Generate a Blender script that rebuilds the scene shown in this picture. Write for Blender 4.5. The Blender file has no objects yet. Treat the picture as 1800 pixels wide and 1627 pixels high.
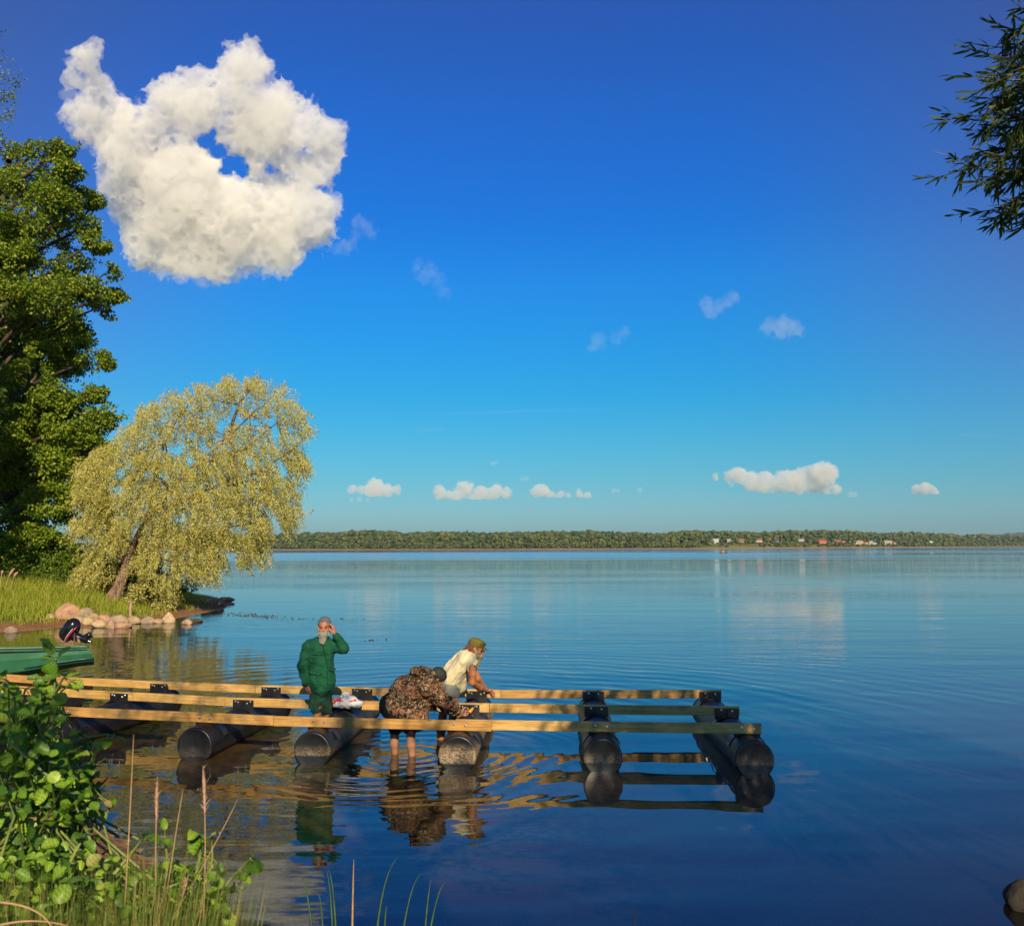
import bpy, math, random
import numpy as np
from mathutils import Vector, Matrix
random.seed(7)
rng = np.random.default_rng(7)
sc = bpy.context.scene
col = sc.collection
PI = math.pi

# ------------------------------------------------------------------ camera
F = 1560.0
CAM_H = 2.6
PITCH = math.atan(146.5 / F)
ROLL = -0.0025
CP = np.array([0.0, 0.0, CAM_H])
RM = Matrix.Rotation(PI / 2 + PITCH, 3, 'X') @ Matrix.Rotation(ROLL, 3, 'Z')
RMn = np.array(RM)
camd = bpy.data.cameras.new("camera")
cam = bpy.data.objects.new("camera", camd)
col.objects.link(cam)
cam.location = CP
cam.rotation_euler = RM.to_euler()
camd.sensor_width = 36
camd.lens = 36 * F / 1800
camd.clip_start = 0.05
camd.clip_end = 20000
camd.dof.use_dof = True
camd.dof.focus_distance = 12.0
camd.dof.aperture_fstop = 11.0
sc.camera = cam


def dirpx(px, py):
    d = RMn @ np.array([(px - 900) / F, (813.5 - py) / F, -1.0])
    return d / np.linalg.norm(d)


def at_z(px, py, z=0.0):
    d = dirpx(px, py)
    return CP + d * ((z - CP[2]) / d[2])


def at_y(px, py, y):
    d = dirpx(px, py)
    return CP + d * (y / d[1])


# ------------------------------------------------------------------ light
SUN_EL = math.radians(29)
SUN_AZ = math.radians(14)          # behind the camera, a little to its right
sdir = np.array([math.sin(SUN_AZ) * math.cos(SUN_EL), -math.cos(SUN_AZ) * math.cos(SUN_EL), math.sin(SUN_EL)])
sund = bpy.data.lights.new("sun", 'SUN')
sund.energy = 4.9
sund.angle = math.radians(0.5)
sund.color = (1.0, 0.83, 0.55)
sun = bpy.data.objects.new("sun", sund)
col.objects.link(sun)
sun.rotation_euler = Vector(sdir).to_track_quat('Z', 'Y').to_euler()

world = bpy.data.worlds.new("World")
sc.world = world
world.use_nodes = True
wn = world.node_tree
wn.nodes.clear()
wo = wn.nodes.new('ShaderNodeOutputWorld')
bg = wn.nodes.new('ShaderNodeBackground')
bg.inputs[1].default_value = 0.111
sky = wn.nodes.new('ShaderNodeTexSky')
sky.sky_type = 'NISHITA'
sky.sun_disc = False
sky.sun_elevation = SUN_EL
sky.sun_rotation = PI - SUN_AZ     # measured from +Y, clockwise
sky.air_density = 1.0
sky.dust_density = 0.6
sky.ozone_density = 2.0
tc = wn.nodes.new('ShaderNodeTexCoord')
sx = wn.nodes.new('ShaderNodeSeparateXYZ')
wn.links.new(tc.outputs['Generated'], sx.inputs[0])
ramp = wn.nodes.new('ShaderNodeValToRGB')
wn.links.new(sx.outputs['Z'], ramp.inputs[0])
SKY_STOPS = [(0.0, (0.2127, 0.4042, 0.5867)), (0.0382, (0.2245, 0.4316, 0.5925)), (0.0702, (0.1699, 0.4464, 0.5797)), (0.1149, (0.1126, 0.4745, 0.6265)), (0.1655, (0.0611, 0.4902, 0.7117)), (0.2276, (0.0497, 0.5005, 0.8344)), (0.2878, (0.0508, 0.5027, 0.9479)), (0.3455, (0.0481, 0.4496, 0.9929)), (0.4001, (0.0663, 0.4321, 1.0288)), (0.4514, (0.0898, 0.4215, 1.0233)), (0.4899, (0.1092, 0.4022, 0.9872)), (0.5347, (0.1452, 0.3866, 0.9521)), (0.75, (0.22, 0.4316, 0.8067)), (1.0, (0.33, 0.51, 0.7333))]

cr = ramp.color_ramp
for i, (p, c) in enumerate(SKY_STOPS):
    e = cr.elements[i] if i < 2 and i < len(cr.elements) else cr.elements.new(p)
    e.position = p
    e.color = (*c, 1)
mul = wn.nodes.new('ShaderNodeMixRGB')
mul.blend_type = 'MULTIPLY'
mul.inputs[0].default_value = 1
wn.links.new(sky.outputs[0], mul.inputs[1])
wn.links.new(ramp.outputs[0], mul.inputs[2])
# the sky is greyer and a little violet to both sides
dv = wn.nodes.new('ShaderNodeMath'); dv.operation = 'DIVIDE'
wn.links.new(sx.outputs['X'], dv.inputs[0]); wn.links.new(sx.outputs['Y'], dv.inputs[1])
ab = wn.nodes.new('ShaderNodeMath'); ab.operation = 'ABSOLUTE'
wn.links.new(dv.outputs[0], ab.inputs[0])
mr = wn.nodes.new('ShaderNodeMapRange'); mr.interpolation_type = 'SMOOTHSTEP'
mr.inputs[1].default_value = 0.2; mr.inputs[2].default_value = 0.75; mr.inputs[4].default_value = 0.75
wn.links.new(ab.outputs[0], mr.inputs[0])
gr = wn.nodes.new('ShaderNodeMixRGB'); gr.blend_type = 'MULTIPLY'; gr.inputs[0].default_value = 1
gr.inputs[2].default_value = (0.34, 0.36, 0.62, 1)
wn.links.new(sky.outputs[0], gr.inputs[1])
side = wn.nodes.new('ShaderNodeMixRGB')
mz = wn.nodes.new('ShaderNodeMapRange'); mz.interpolation_type = 'SMOOTHSTEP'
mz.inputs[1].default_value = 0.02; mz.inputs[2].default_value = 0.30
wn.links.new(sx.outputs['Z'], mz.inputs[0])
ms = wn.nodes.new('ShaderNodeMath'); ms.operation = 'MULTIPLY'
wn.links.new(mr.outputs[0], ms.inputs[0]); wn.links.new(mz.outputs[0], ms.inputs[1])
wn.links.new(ms.outputs[0], side.inputs[0])
wn.links.new(mul.outputs[0], side.inputs[1])
wn.links.new(gr.outputs[0], side.inputs[2])
wn.links.new(side.outputs[0], bg.inputs[0])
wn.links.new(bg.outputs[0], wo.inputs[0])

sc.view_settings.view_transform = 'Standard'
sc.view_settings.look = 'None'
sc.view_settings.exposure = 0.42
sc.view_settings.gamma = 1
sc.render.engine = 'CYCLES'
cy = sc.cycles
cy.max_bounces = 10
cy.diffuse_bounces = 3
cy.glossy_bounces = 4
cy.transmission_bounces = 4
cy.transparent_max_bounces = 12
cy.volume_bounces = 5
cy.caustics_reflective = False
cy.caustics_refractive = False
cy.sample_clamp_indirect = 8
cy.use_denoising = True
try:
    cy.denoiser = 'OPENIMAGEDENOISE'
    cy.denoising_prefilter = 'ACCURATE'
except Exception:
    pass


# ------------------------------------------------------------------ object helpers
def tagit(o, label=None, cat=None, group=None, kind=None):
    if label:
        o['label'] = label
    if cat:
        o['category'] = cat
    if group:
        o['group'] = group
    if kind:
        o['kind'] = kind
    return o


def wloc(o):
    p = np.zeros(3)
    while o is not None:
        p = p + np.array(o.location)
        o = o.parent
    return p


def empty(name, loc, label=None, cat=None, group=None, kind=None):
    o = bpy.data.objects.new(name, None)
    o.empty_display_size = 0.2
    o.location = [float(v) for v in loc]
    col.objects.link(o)
    return tagit(o, label, cat, group, kind)


def mk(name, V, Fc, mat=None, parent=None, smooth=False, origin=None, rot=None, **kw):
    """one mesh object; V world coordinates. origin: world position of the object's own origin"""
    V = np.asarray(V, dtype=np.float64).reshape(-1, 3)
    po = wloc(parent) if parent is not None else np.zeros(3)
    o0 = np.asarray(origin, float) if origin is not None else (po if parent is not None else np.zeros(3))
    L = V - o0
    if rot is not None:
        L = L @ np.array(rot)          # world -> local (inverse of rotation)
    me = bpy.data.meshes.new(name)
    if isinstance(Fc, np.ndarray):
        n, k = Fc.shape
        me.vertices.add(len(L))
        me.vertices.foreach_set('co', L.astype(np.float32).ravel())
        me.loops.add(n * k)
        me.loops.foreach_set('vertex_index', Fc.astype(np.int32).ravel())
        me.polygons.add(n)
        me.polygons.foreach_set('loop_start', np.arange(0, n * k, k, dtype=np.int32))
        me.update(calc_edges=True)
        me.validate()
    else:
        me.from_pydata([tuple(v) for v in L], [], [tuple(int(i) for i in f) for f in Fc])
        me.update()
    if smooth:
        me.polygons.foreach_set('use_smooth', np.ones(len(me.polygons), dtype=bool))
    o = bpy.data.objects.new(name, me)
    if mat is not None:
        me.materials.append(mat)
    col.objects.link(o)
    if parent is not None:
        o.parent = parent
    o.location = [float(v) for v in (o0 - po)]
    if rot is not None:
        o.rotation_euler = Matrix(np.array(rot).tolist()).to_euler()
    tagit(o, **kw)
    return o


class MB:
    """collects shapes into one mesh"""
    def __init__(self):
        self.v = []
        self.f = []
        self.n = 0

    def add(self, V, Fc):
        V = np.asarray(V, float).reshape(-1, 3)
        self.v.append(V)
        for f in Fc:
            self.f.append(tuple(int(i) + self.n for i in f))
        self.n += len(V)

    def box(self, c, s, R=None, taper=None):
        c = np.asarray(c, float)
        s = np.asarray(s, float) / 2
        q = np.array([[x, y, z] for z in (-1, 1) for y in (-1, 1) for x in (-1, 1)], float) * s
        if R is not None:
            q = q @ np.asarray(R).T
        self.add(q + c, [(0, 2, 3, 1), (4, 5, 7, 6), (0, 1, 5, 4), (2, 6, 7, 3), (0, 4, 6, 2), (1, 3, 7, 5)])

    def tube(self, pts, rad, n=8, cap=True):
        pts = np.asarray(pts, float)
        m = len(pts)
        rad = np.full(m, rad) if np.isscalar(rad) else np.asarray(rad, float)
        t = np.gradient(pts, axis=0)
        t /= np.linalg.norm(t, axis=1)[:, None] + 1e-9
        up = np.array([0, 0, 1.0]) if abs(t[0][2]) < 0.9 else np.array([1.0, 0, 0])
        V = []
        for i in range(m):
            a = np.cross(t[i], up)
            a /= np.linalg.norm(a) + 1e-9
            b = np.cross(t[i], a)
            up = np.cross(a, t[i]) if np.linalg.norm(np.cross(a, t[i])) > 0.1 else up
            for k in range(n):
                an = 2 * PI * k / n
                V.append(pts[i] + rad[i] * (math.cos(an) * a + math.sin(an) * b))
        Fc = []
        for i in range(m - 1):
            for k in range(n):
                k2 = (k + 1) % n
                Fc.append((i * n + k, i * n + k2, (i + 1) * n + k2, (i + 1) * n + k))
        if cap:
            Fc.append(tuple(range(n)))
            Fc.append(tuple(range((m - 1) * n, m * n))[::-1])
        self.add(V, Fc)

    def lathe(self, c, axis, prof, n=32, cap=True):
        """prof: list of (distance along axis, radius)"""
        axis = np.asarray(axis, float)
        axis /= np.linalg.norm(axis)
        h = np.array([0, 0, 1.0]) if abs(axis[2]) < 0.9 else np.array([1.0, 0, 0])
        a = np.cross(axis, h)
        a /= np.linalg.norm(a)
        b = np.cross(axis, a)
        V = []
        for (t, r) in prof:
            for k in range(n):
                an = 2 * PI * k / n
                V.append(np.asarray(c) + axis * t + r * (math.cos(an) * a + math.sin(an) * b))
        Fc = []
        for i in range(len(prof) - 1):
            for k in range(n):
                k2 = (k + 1) % n
                Fc.append((i * n + k, i * n + k2, (i + 1) * n + k2, (i + 1) * n + k))
        if cap:
            Fc.append(tuple(range(n)))
            Fc.append(tuple(range((len(prof) - 1) * n, len(prof) * n))[::-1])
        self.add(V, Fc)

    def build(self, name, mat, parent=None, **kw):
        return mk(name, np.vstack(self.v), self.f, mat, parent, **kw)


# ------------------------------------------------------------------ noise (numpy)
_T = np.random.default_rng(11).random(4096).astype(np.float32)


def vnoise(p):
    p = np.asarray(p, np.float32)
    i = np.floor(p).astype(np.int64)
    f = p - i
    f = f * f * (3 - 2 * f)
    i = i.astype(np.int64)

    def h(a, b, c):
        return _T[((a * 73856093) ^ (b * 19349663) ^ (c * 83492791)) & 4095]
    x, y, z = i[..., 0], i[..., 1], i[..., 2]
    fx, fy, fz = f[..., 0], f[..., 1], f[..., 2]
    r = 0
    for dz in (0, 1):
        wz = fz if dz else 1 - fz
        for dy in (0, 1):
            wy = fy if dy else 1 - fy
            for dx in (0, 1):
                wx = fx if dx else 1 - fx
                r = r + h(x + dx, y + dy, z + dz) * wx * wy * wz
    return r * 2 - 1


def fbm(p, oct=4, gain=0.5):
    p = np.asarray(p, np.float32)
    s = 0
    a = 1.0
    t = 0
    for k in range(oct):
        s = s + a * vnoise(p * (2.03 ** k) + 17.3 * k)
        t += a
        a *= gain
    return s / t


# ------------------------------------------------------------------ implicit surfaces -> mesh
def surface_nets(g, org, h):
    """g<0 inside"""
    s = g < 0
    nx, ny, nz = g.shape
    cnt = np.zeros((nx - 1, ny - 1, nz - 1), np.int8)
    for dx in (0, 1):
        for dy in (0, 1):
            for dz in (0, 1):
                cnt += s[dx:nx - 1 + dx, dy:ny - 1 + dy, dz:nz - 1 + dz]
    act = (cnt > 0) & (cnt < 8)
    idx = np.argwhere(act)
    ids = -np.ones(act.shape, np.int32)
    ids[act] = np.arange(len(idx))
    acc = np.zeros((len(idx), 3))
    n = np.zeros(len(idx))
    C = [(a, b, c) for a in (0, 1) for b in (0, 1) for c in (0, 1)]
    for a in C:
        for ax in range(3):
            if a[ax] == 0:
                b = list(a)
                b[ax] = 1
                va = g[idx[:, 0] + a[0], idx[:, 1] + a[1], idx[:, 2] + a[2]]
                vb = g[idx[:, 0] + b[0], idx[:, 1] + b[1], idx[:, 2] + b[2]]
                m = (va < 0) != (vb < 0)
                t = np.where(m, va / (va - vb + 1e-20), 0)
                for q in range(3):
                    acc[:, q] += np.where(m, a[q] + (t if q == ax else 0), 0)
                n += m
    V = org + (idx + acc / n[:, None]) * h
    Q = []
    for ax in range(3):
        a1, a2 = (ax + 1) % 3, (ax + 2) % 3
        sl = [slice(None)] * 3
        s0 = list(sl)
        s1 = list(sl)
        s0[ax] = slice(0, -1)
        s1[ax] = slice(1, None)
        d = s[tuple(s0)] != s[tuple(s1)]
        e = np.argwhere(d)
        e = e[(e[:, a1] > 0) & (e[:, a2] > 0) & (e[:, a1] < g.shape[a1] - 1) & (e[:, a2] < g.shape[a2] - 1)]
        if not len(e):
            continue
        def cid(o1, o2):
            q = e.copy()
            q[:, a1] -= o1
            q[:, a2] -= o2
            return ids[q[:, 0], q[:, 1], q[:, 2]]
        f = np.stack([cid(1, 1), cid(0, 1), cid(0, 0), cid(1, 0)], 1)
        fl = s[e[:, 0], e[:, 1], e[:, 2]]
        f[~fl] = f[~fl][:, ::-1]
        Q.append(f)
    return V, np.vstack(Q)


class Field:
    def __init__(self):
        self.p = []

    def cone(self, a, b, ra, rb=None, k=0.02, op='u', sy=1.0):
        rb = ra if rb is None else rb
        self.p.append(('c', np.asarray(a, float), np.asarray(b, float), ra, rb, k, op, sy))
        return self

    def ell(self, c, r, R=None, k=0.02, op='u'):
        self.p.append(('e', np.asarray(c, float), np.asarray(r, float), None if R is None else np.asarray(R, float), None, k, op, 1))
        return self

    def ball(self, c, r, k=0.02, op='u'):
        return self.cone(c, np.asarray(c, float) + [0, 0, 1e-4], r, r, k, op)

    def mesh(self, h, disp=None, amp=0.0, clip=None, pad=0.0):
        lo = np.full(3, 1e9)
        hi = np.full(3, -1e9)
        for q in self.p:
            if q[6] == 's':
                continue
            if q[0] == 'c':
                m = max(q[3], q[4])
                l = np.minimum(q[1], q[2]) - m
                u = np.maximum(q[1], q[2]) + m
            else:
                m = q[2].max()
                l = q[1] - m
                u = q[1] + m
            lo = np.minimum(lo, l)
            hi = np.maximum(hi, u)
        lo -= 3 * h + amp + pad
        hi += 3 * h + amp + pad
        N = np.ceil((hi - lo) / h).astype(int) + 1
        g = np.full(N, 1.0, np.float32)
        ax = [lo[i] + h * np.arange(N[i]) for i in range(3)]
        for q in self.p:
            k = q[5]
            mg = 2.5 * k + 4 * h + amp
            if q[0] == 'c':
                m = max(q[3], q[4]) + mg
                l = np.minimum(q[1], q[2]) - m
                u = np.maximum(q[1], q[2]) + m
            else:
                m = q[2].max() + mg
                l = q[1] - m
                u = q[1] + m
            i0 = np.clip(np.floor((l - lo) / h).astype(int), 0, N)
            i1 = np.clip(np.ceil((u - lo) / h).astype(int) + 1, 0, N)
            if np.any(i1 - i0 < 1):
                continue
            X, Y, Z = np.meshgrid(ax[0][i0[0]:i1[0]], ax[1][i0[1]:i1[1]], ax[2][i0[2]:i1[2]], indexing='ij')
            if q[0] == 'c':
                a, b, ra, rb, sy = q[1], q[2], q[3], q[4], q[7]
                d = (b - a) * [1, sy, 1]
                px, py, pz = X - a[0], (Y - a[1]) * sy, Z - a[2]
                t = np.clip((px * d[0] + py * d[1] + pz * d[2]) / (d @ d + 1e-12), 0, 1)
                D = np.sqrt((px - t * d[0]) ** 2 + (py - t * d[1]) ** 2 + (pz - t * d[2]) ** 2) - (ra + (rb - ra) * t)
                if sy > 1:
                    D = D / (1 + (sy - 1) * 0.5)
            else:
                P = np.stack([X - q[1][0], Y - q[1][1], Z - q[1][2]], -1)
                if q[3] is not None:
                    P = P @ q[3]
                k0 = np.linalg.norm(P / q[2], axis=-1)
                k1 = np.linalg.norm(P / (q[2] ** 2), axis=-1)
                D = k0 * (k0 - 1) / (k1 + 1e-9)
            w = g[i0[0]:i1[0], i0[1]:i1[1], i0[2]:i1[2]]
            if q[6] == 'u':
                hh = np.clip(0.5 + 0.5 * (w - D) / k, 0, 1)
                r = w * (1 - hh) + D * hh - k * hh * (1 - hh)
            else:
                D = -D
                hh = np.clip(0.5 - 0.5 * (w - D) / k, 0, 1)
                r = w * (1 - hh) + D * hh + k * hh * (1 - hh)
            g[i0[0]:i1[0], i0[1]:i1[1], i0[2]:i1[2]] = r
        if disp is not None:
            m = np.abs(g) < amp + 3 * h
            id3 = np.argwhere(m)
            P = lo + id3 * h
            g[m] += amp * disp(P).astype(np.float32)
        if clip is not None:
            X, Y, Z = np.meshgrid(*ax, indexing='ij')
            g = np.maximum(g, clip(X, Y, Z).astype(np.float32))
        g[0] = g[-1] = 1
        g[:, 0] = g[:, -1] = 1
        g[:, :, 0] = g[:, :, -1] = 1
        return surface_nets(g, lo, h)

    def build(self, name, h, mat, parent=None, disp=None, amp=0.0, clip=None, pad=0.0, **kw):
        V, Q = self.mesh(h, disp, amp, clip, pad)
        return mk(name, V, Q, mat, parent, smooth=True, **kw)


# ------------------------------------------------------------------ material helpers
class M:
    def __init__(self, name):
        self.m = bpy.data.materials.new(name)
        self.m.use_nodes = True
        self.t = self.m.node_tree
        self.b = self.t.nodes.get('Principled BSDF')
        self.o = self.t.nodes.get('Material Output')

    def n(self, ty, **kw):
        x = self.t.nodes.new(ty)
        for k, v in kw.items():
            setattr(x, k, v)
        return x

    def l(self, a, b):
        self.t.links.new(a, b)

    def ramp(self, fac, stops):
        r = self.n('ShaderNodeValToRGB')
        for i, (p, c) in enumerate(stops):
            e = r.color_ramp.elements[i] if i < 2 else r.color_ramp.elements.new(p)
            e.position = p
            e.color = (*c, 1) if len(c) == 3 else c
        self.l(fac, r.inputs[0])
        return r.outputs[0]

    def noise(self, scale, detail=4, vec=None, rough=0.55, dist=0.0, out='Fac'):
        x = self.n('ShaderNodeTexNoise')
        x.inputs['Scale'].default_value = scale
        x.inputs['Detail'].default_value = detail
        x.inputs['Roughness'].default_value = rough
        x.inputs['Distortion'].default_value = dist
        if vec is not None:
            self.l(vec, x.inputs['Vector'])
        return x.outputs[out]

    def coord(self, which='Object', scale=None, rot=None):
        c = self.n('ShaderNodeTexCoord')
        if which == 'World':
            c = self.n('ShaderNodeNewGeometry').outputs['Position']
        else:
            c = c.outputs[which]
        if scale is not None or rot is not None:
            mp = self.n('ShaderNodeMapping')
            if scale is not None:
                mp.inputs['Scale'].default_value = scale
            if rot is not None:
                mp.inputs['Rotation'].default_value = rot
            self.l(c, mp.inputs[0])
            c = mp.outputs[0]
        return c

    def mix(self, f, a, b, blend='MIX'):
        x = self.n('ShaderNodeMixRGB', blend_type=blend)
        for s, v in ((0, f), (1, a), (2, b)):
            if isinstance(v, (int, float)):
                x.inputs[s].default_value = v if s == 0 else (v, v, v, 1)
            elif isinstance(v, tuple):
                x.inputs[s].default_value = (*v, 1)
            else:
                self.l(v, x.inputs[s])
        return x.outputs[0]

    def math(self, op, a, b=None, c=None):
        x = self.n('ShaderNodeMath', operation=op)
        for s, v in ((0, a), (1, b), (2, c)):
            if v is None:
                continue
            if isinstance(v, (int, float)):
                x.inputs[s].default_value = v
            else:
                self.l(v, x.inputs[s])
        return x.outputs[0]

    def bump(self, height, dist=0.01, strength=1.0):
        b = self.n('ShaderNodeBump')
        b.inputs['Strength'].default_value = strength
        b.inputs['Distance'].default_value = dist
        self.l(height, b.inputs['Height'])
        self.l(b.outputs[0], self.b.inputs['Normal'])
        return b

    def col(self, c):
        if isinstance(c, tuple):
            self.b.inputs['Base Color'].default_value = (*c, 1)
        else:
            self.l(c, self.b.inputs['Base Color'])
        return self

    def set(self, rough=None, spec=None, metal=None):
        if rough is not None:
            if isinstance(rough, (int, float)):
                self.b.inputs['Roughness'].default_value = rough
            else:
                self.l(rough, self.b.inputs['Roughness'])
        if spec is not None:
            self.b.inputs['Specular IOR Level'].default_value = spec
        if metal is not None:
            self.b.inputs['Metallic'].default_value = metal
        return self


def simple(name, c, rough=0.6, var=0.25, scale=20.0, bump=0.0, spec=0.5, metal=0.0):
    m = M(name)
    v = m.coord('Object')
    nz = m.noise(scale, 5, v)
    a = tuple(x * (1 - var) for x in c)
    b = tuple(min(1, x * (1 + var)) for x in c)
    m.col(m.ramp(nz, [(0.3, a), (0.7, b)])).set(rough, spec, metal)
    if bump:
        m.bump(nz, bump)
    return m.m


def leafmat(name, stops, rough=0.55, trans=0.35, tcol=(0.25, 0.35, 0.04), spec=0.18, veins=False, vein_attr=False):
    """per-leaf colour by island, part of the light passes through the leaf"""
    m = M(name)
    g = m.n('ShaderNodeNewGeometry')
    c = m.ramp(g.outputs['Random Per Island'], stops)
    if veins:
        nz = m.noise(30, 3, m.coord('World'))
        c = m.mix(0.35, c, m.ramp(nz, [(0.35, (0.35, 0.35, 0.3)), (0.65, (1, 1, 0.9))]), 'MULTIPLY')
    if vein_attr:
        va = m.n('ShaderNodeAttribute', attribute_name='vein')
        c = m.mix(va.outputs['Fac'], m.mix(1.0, c, (0.62, 0.66, 0.6), 'MULTIPLY'), m.mix(1.0, c, (1.25, 1.15, 1.3), 'MULTIPLY'))
    m.col(c).set(rough, spec)
    t = m.n('ShaderNodeBsdfTranslucent')
    m.l(m.mix(0.5, c, tcol), t.inputs[0])
    mx = m.n('ShaderNodeMixShader')
    mx.inputs[0].default_value = trans
    m.l(m.b.outputs[0], mx.inputs[1])
    m.l(t.outputs[0], mx.inputs[2])
    m.l(mx.outputs[0], m.o.inputs[0])
    return m.m


def bark(name, c, scale=6.0):
    m = M(name)
    v = m.coord('World', scale=(1, 1, 0.25))
    nz = m.noise(scale, 6, v, 0.65)
    m.col(m.ramp(nz, [(0.35, tuple(x * 0.35 for x in c)), (0.6, c)])).set(0.9, 0.2)
    m.bump(nz, 0.05)
    return m.m


def rotmat(ax, ang):
    return np.array(Matrix.Rotation(ang, 3, Vector(ax)))


def norm(v):
    v = np.asarray(v, float)
    return v / (np.linalg.norm(v) + 1e-12)
# ================================================================== the setting
def poly_sd(P, X, Y):
    """signed distance to polygon, positive inside"""
    P = np.asarray(P, float)
    d = np.full(X.shape, 1e9)
    ins = np.zeros(X.shape, bool)
    n = len(P)
    for i in range(n):
        a, b = P[i], P[(i + 1) % n]
        e = b - a
        wx, wy = X - a[0], Y - a[1]
        t = np.clip((wx * e[0] + wy * e[1]) / (e @ e), 0, 1)
        d = np.minimum(d, (wx - e[0] * t) ** 2 + (wy - e[1] * t) ** 2)
        c = ((a[1] > Y) != (b[1] > Y))
        xc = (b[0] - a[0]) * (Y - a[1]) / ((b[1] - a[1]) + 1e-12) + a[0]
        ins ^= c & (X < xc)
    d = np.sqrt(d)
    return np.where(ins, d, -d)


bank_px = [(0, 1110), (60, 1107), (110, 1101), (170, 1103), (235, 1096), (285, 1091), (330, 1082), (395, 1069), (408, 1056), (360, 1050), (325, 1042), (300, 1028)]
LAND = [(90, 1.0), (30, 2.5), (14, 3.4), (8, 4.0), (4, 4.7), (1.5, 5.3), (-1.3, 6.02), (-2.1, 6.6), (-3.1, 7.7), (-4.4, 9.2), (-6.5, 11.2), (-10, 13.2), (-14, 16), (-19, 20), (-19, 25)]
LAND += [tuple(at_z(x, y, 0)[:2]) for x, y in bank_px]
LAND += [(-38, 75), (-75, 120), (-150, 170), (-200, 60), (-200, -60), (90, -60)]


def ground_h(X, Y):
    sd = poly_sd(LAND, X, Y)
    near = Y < 14
    p = np.stack([X, Y, X * 0], -1)
    nz = fbm(p * 0.6, 4)
    nz2 = fbm(p * 3.1 + 5, 3)
    up = np.where(near, 1.05 * (1 - np.exp(-np.maximum(sd, 0) * 0.26)), 1.6 * (1 - np.exp(-np.maximum(sd, 0) * 0.10)))
    ins = up + 0.06 * nz * np.clip(sd, 0, 1) + 0.025 * nz2 * np.clip(sd * 2, 0, 1)
    o = np.maximum(-sd, 0)
    out = -(0.055 * np.minimum(o, 4) + 0.12 * np.maximum(o - 4, 0))
    out = np.maximum(out, -2.5) + 0.02 * nz2 * np.clip(o, 0, 1) - 0.01
    sd2 = sd + 0.12 * nz2
    return np.where(sd2 > 0, np.maximum(ins, 0.0) + 0.01, out), sd


def grid_mesh(xs, ys, hf):
    X, Y = np.meshgrid(xs, ys, indexing='ij')
    H = hf(X, Y)
    V = np.stack([X, Y, H], -1).reshape(-1, 3)
    nx, ny = X.shape
    i = np.arange(nx - 1)[:, None] * ny + np.arange(ny - 1)[None, :]
    Fq = np.stack([i, i + ny, i + ny + 1, i + 1], -1).reshape(-1, 4)
    return V, Fq


def spaced(segs):
    out = []
    for a, b, s in segs:
        out += list(np.arange(a, b, s))
    out.append(segs[-1][1])
    return np.array(out)


def make_ground():
    m = M("shore_soil")
    w = m.coord('World')
    z = m.n('ShaderNodeSeparateXYZ')
    m.l(w, z.inputs[0])
    n1 = m.noise(1.3, 6, w)
    n2 = m.noise(14, 5, w)
    soil = m.ramp(n2, [(0.3, (0.14, 0.055, 0.025)), (0.6, (0.26, 0.125, 0.06)), (0.8, (0.30, 0.19, 0.11))])
    grass = m.ramp(n1, [(0.35, (0.06, 0.09, 0.015)), (0.65, (0.16, 0.19, 0.03))])
    bed = m.ramp(n2, [(0.3, (0.16, 0.11, 0.04)), (0.55, (0.36, 0.25, 0.10)), (0.75, (0.26, 0.27, 0.07))])
    hz = m.math('ADD', z.outputs['Z'], m.math('MULTIPLY', m.math('SUBTRACT', n1, 0.5), 0.5))
    f1 = m.ramp(hz, [(0.12, (0, 0, 0)), (0.26, (1, 1, 1))])
    f0 = m.ramp(z.outputs['Z'], [(0.0, (0, 0, 0)), (0.02, (1, 1, 1))])
    c = m.mix(f1, soil, grass)
    c = m.mix(f0, bed, c)
    m.col(c).set(0.9, 0.2)
    m.bump(n2, 0.04)
    xs = spaced([(-3000, -200, 200), (-200, -60, 6), (-60, -26, 1.0), (-26, 12, 0.22), (12, 30, 1.5), (30, 90, 8), (90, 3000, 200)])
    ys = spaced([(-3000, -60, 200), (-60, -8, 3), (-8, 50, 0.22), (50, 180, 4), (180, 600, 60)])
    V, Fq = grid_mesh(xs, ys, lambda X, Y: ground_h(X, Y)[0])
    mk("ground", V, Fq, m.m, smooth=True, kind='structure')


make_ground()

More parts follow.
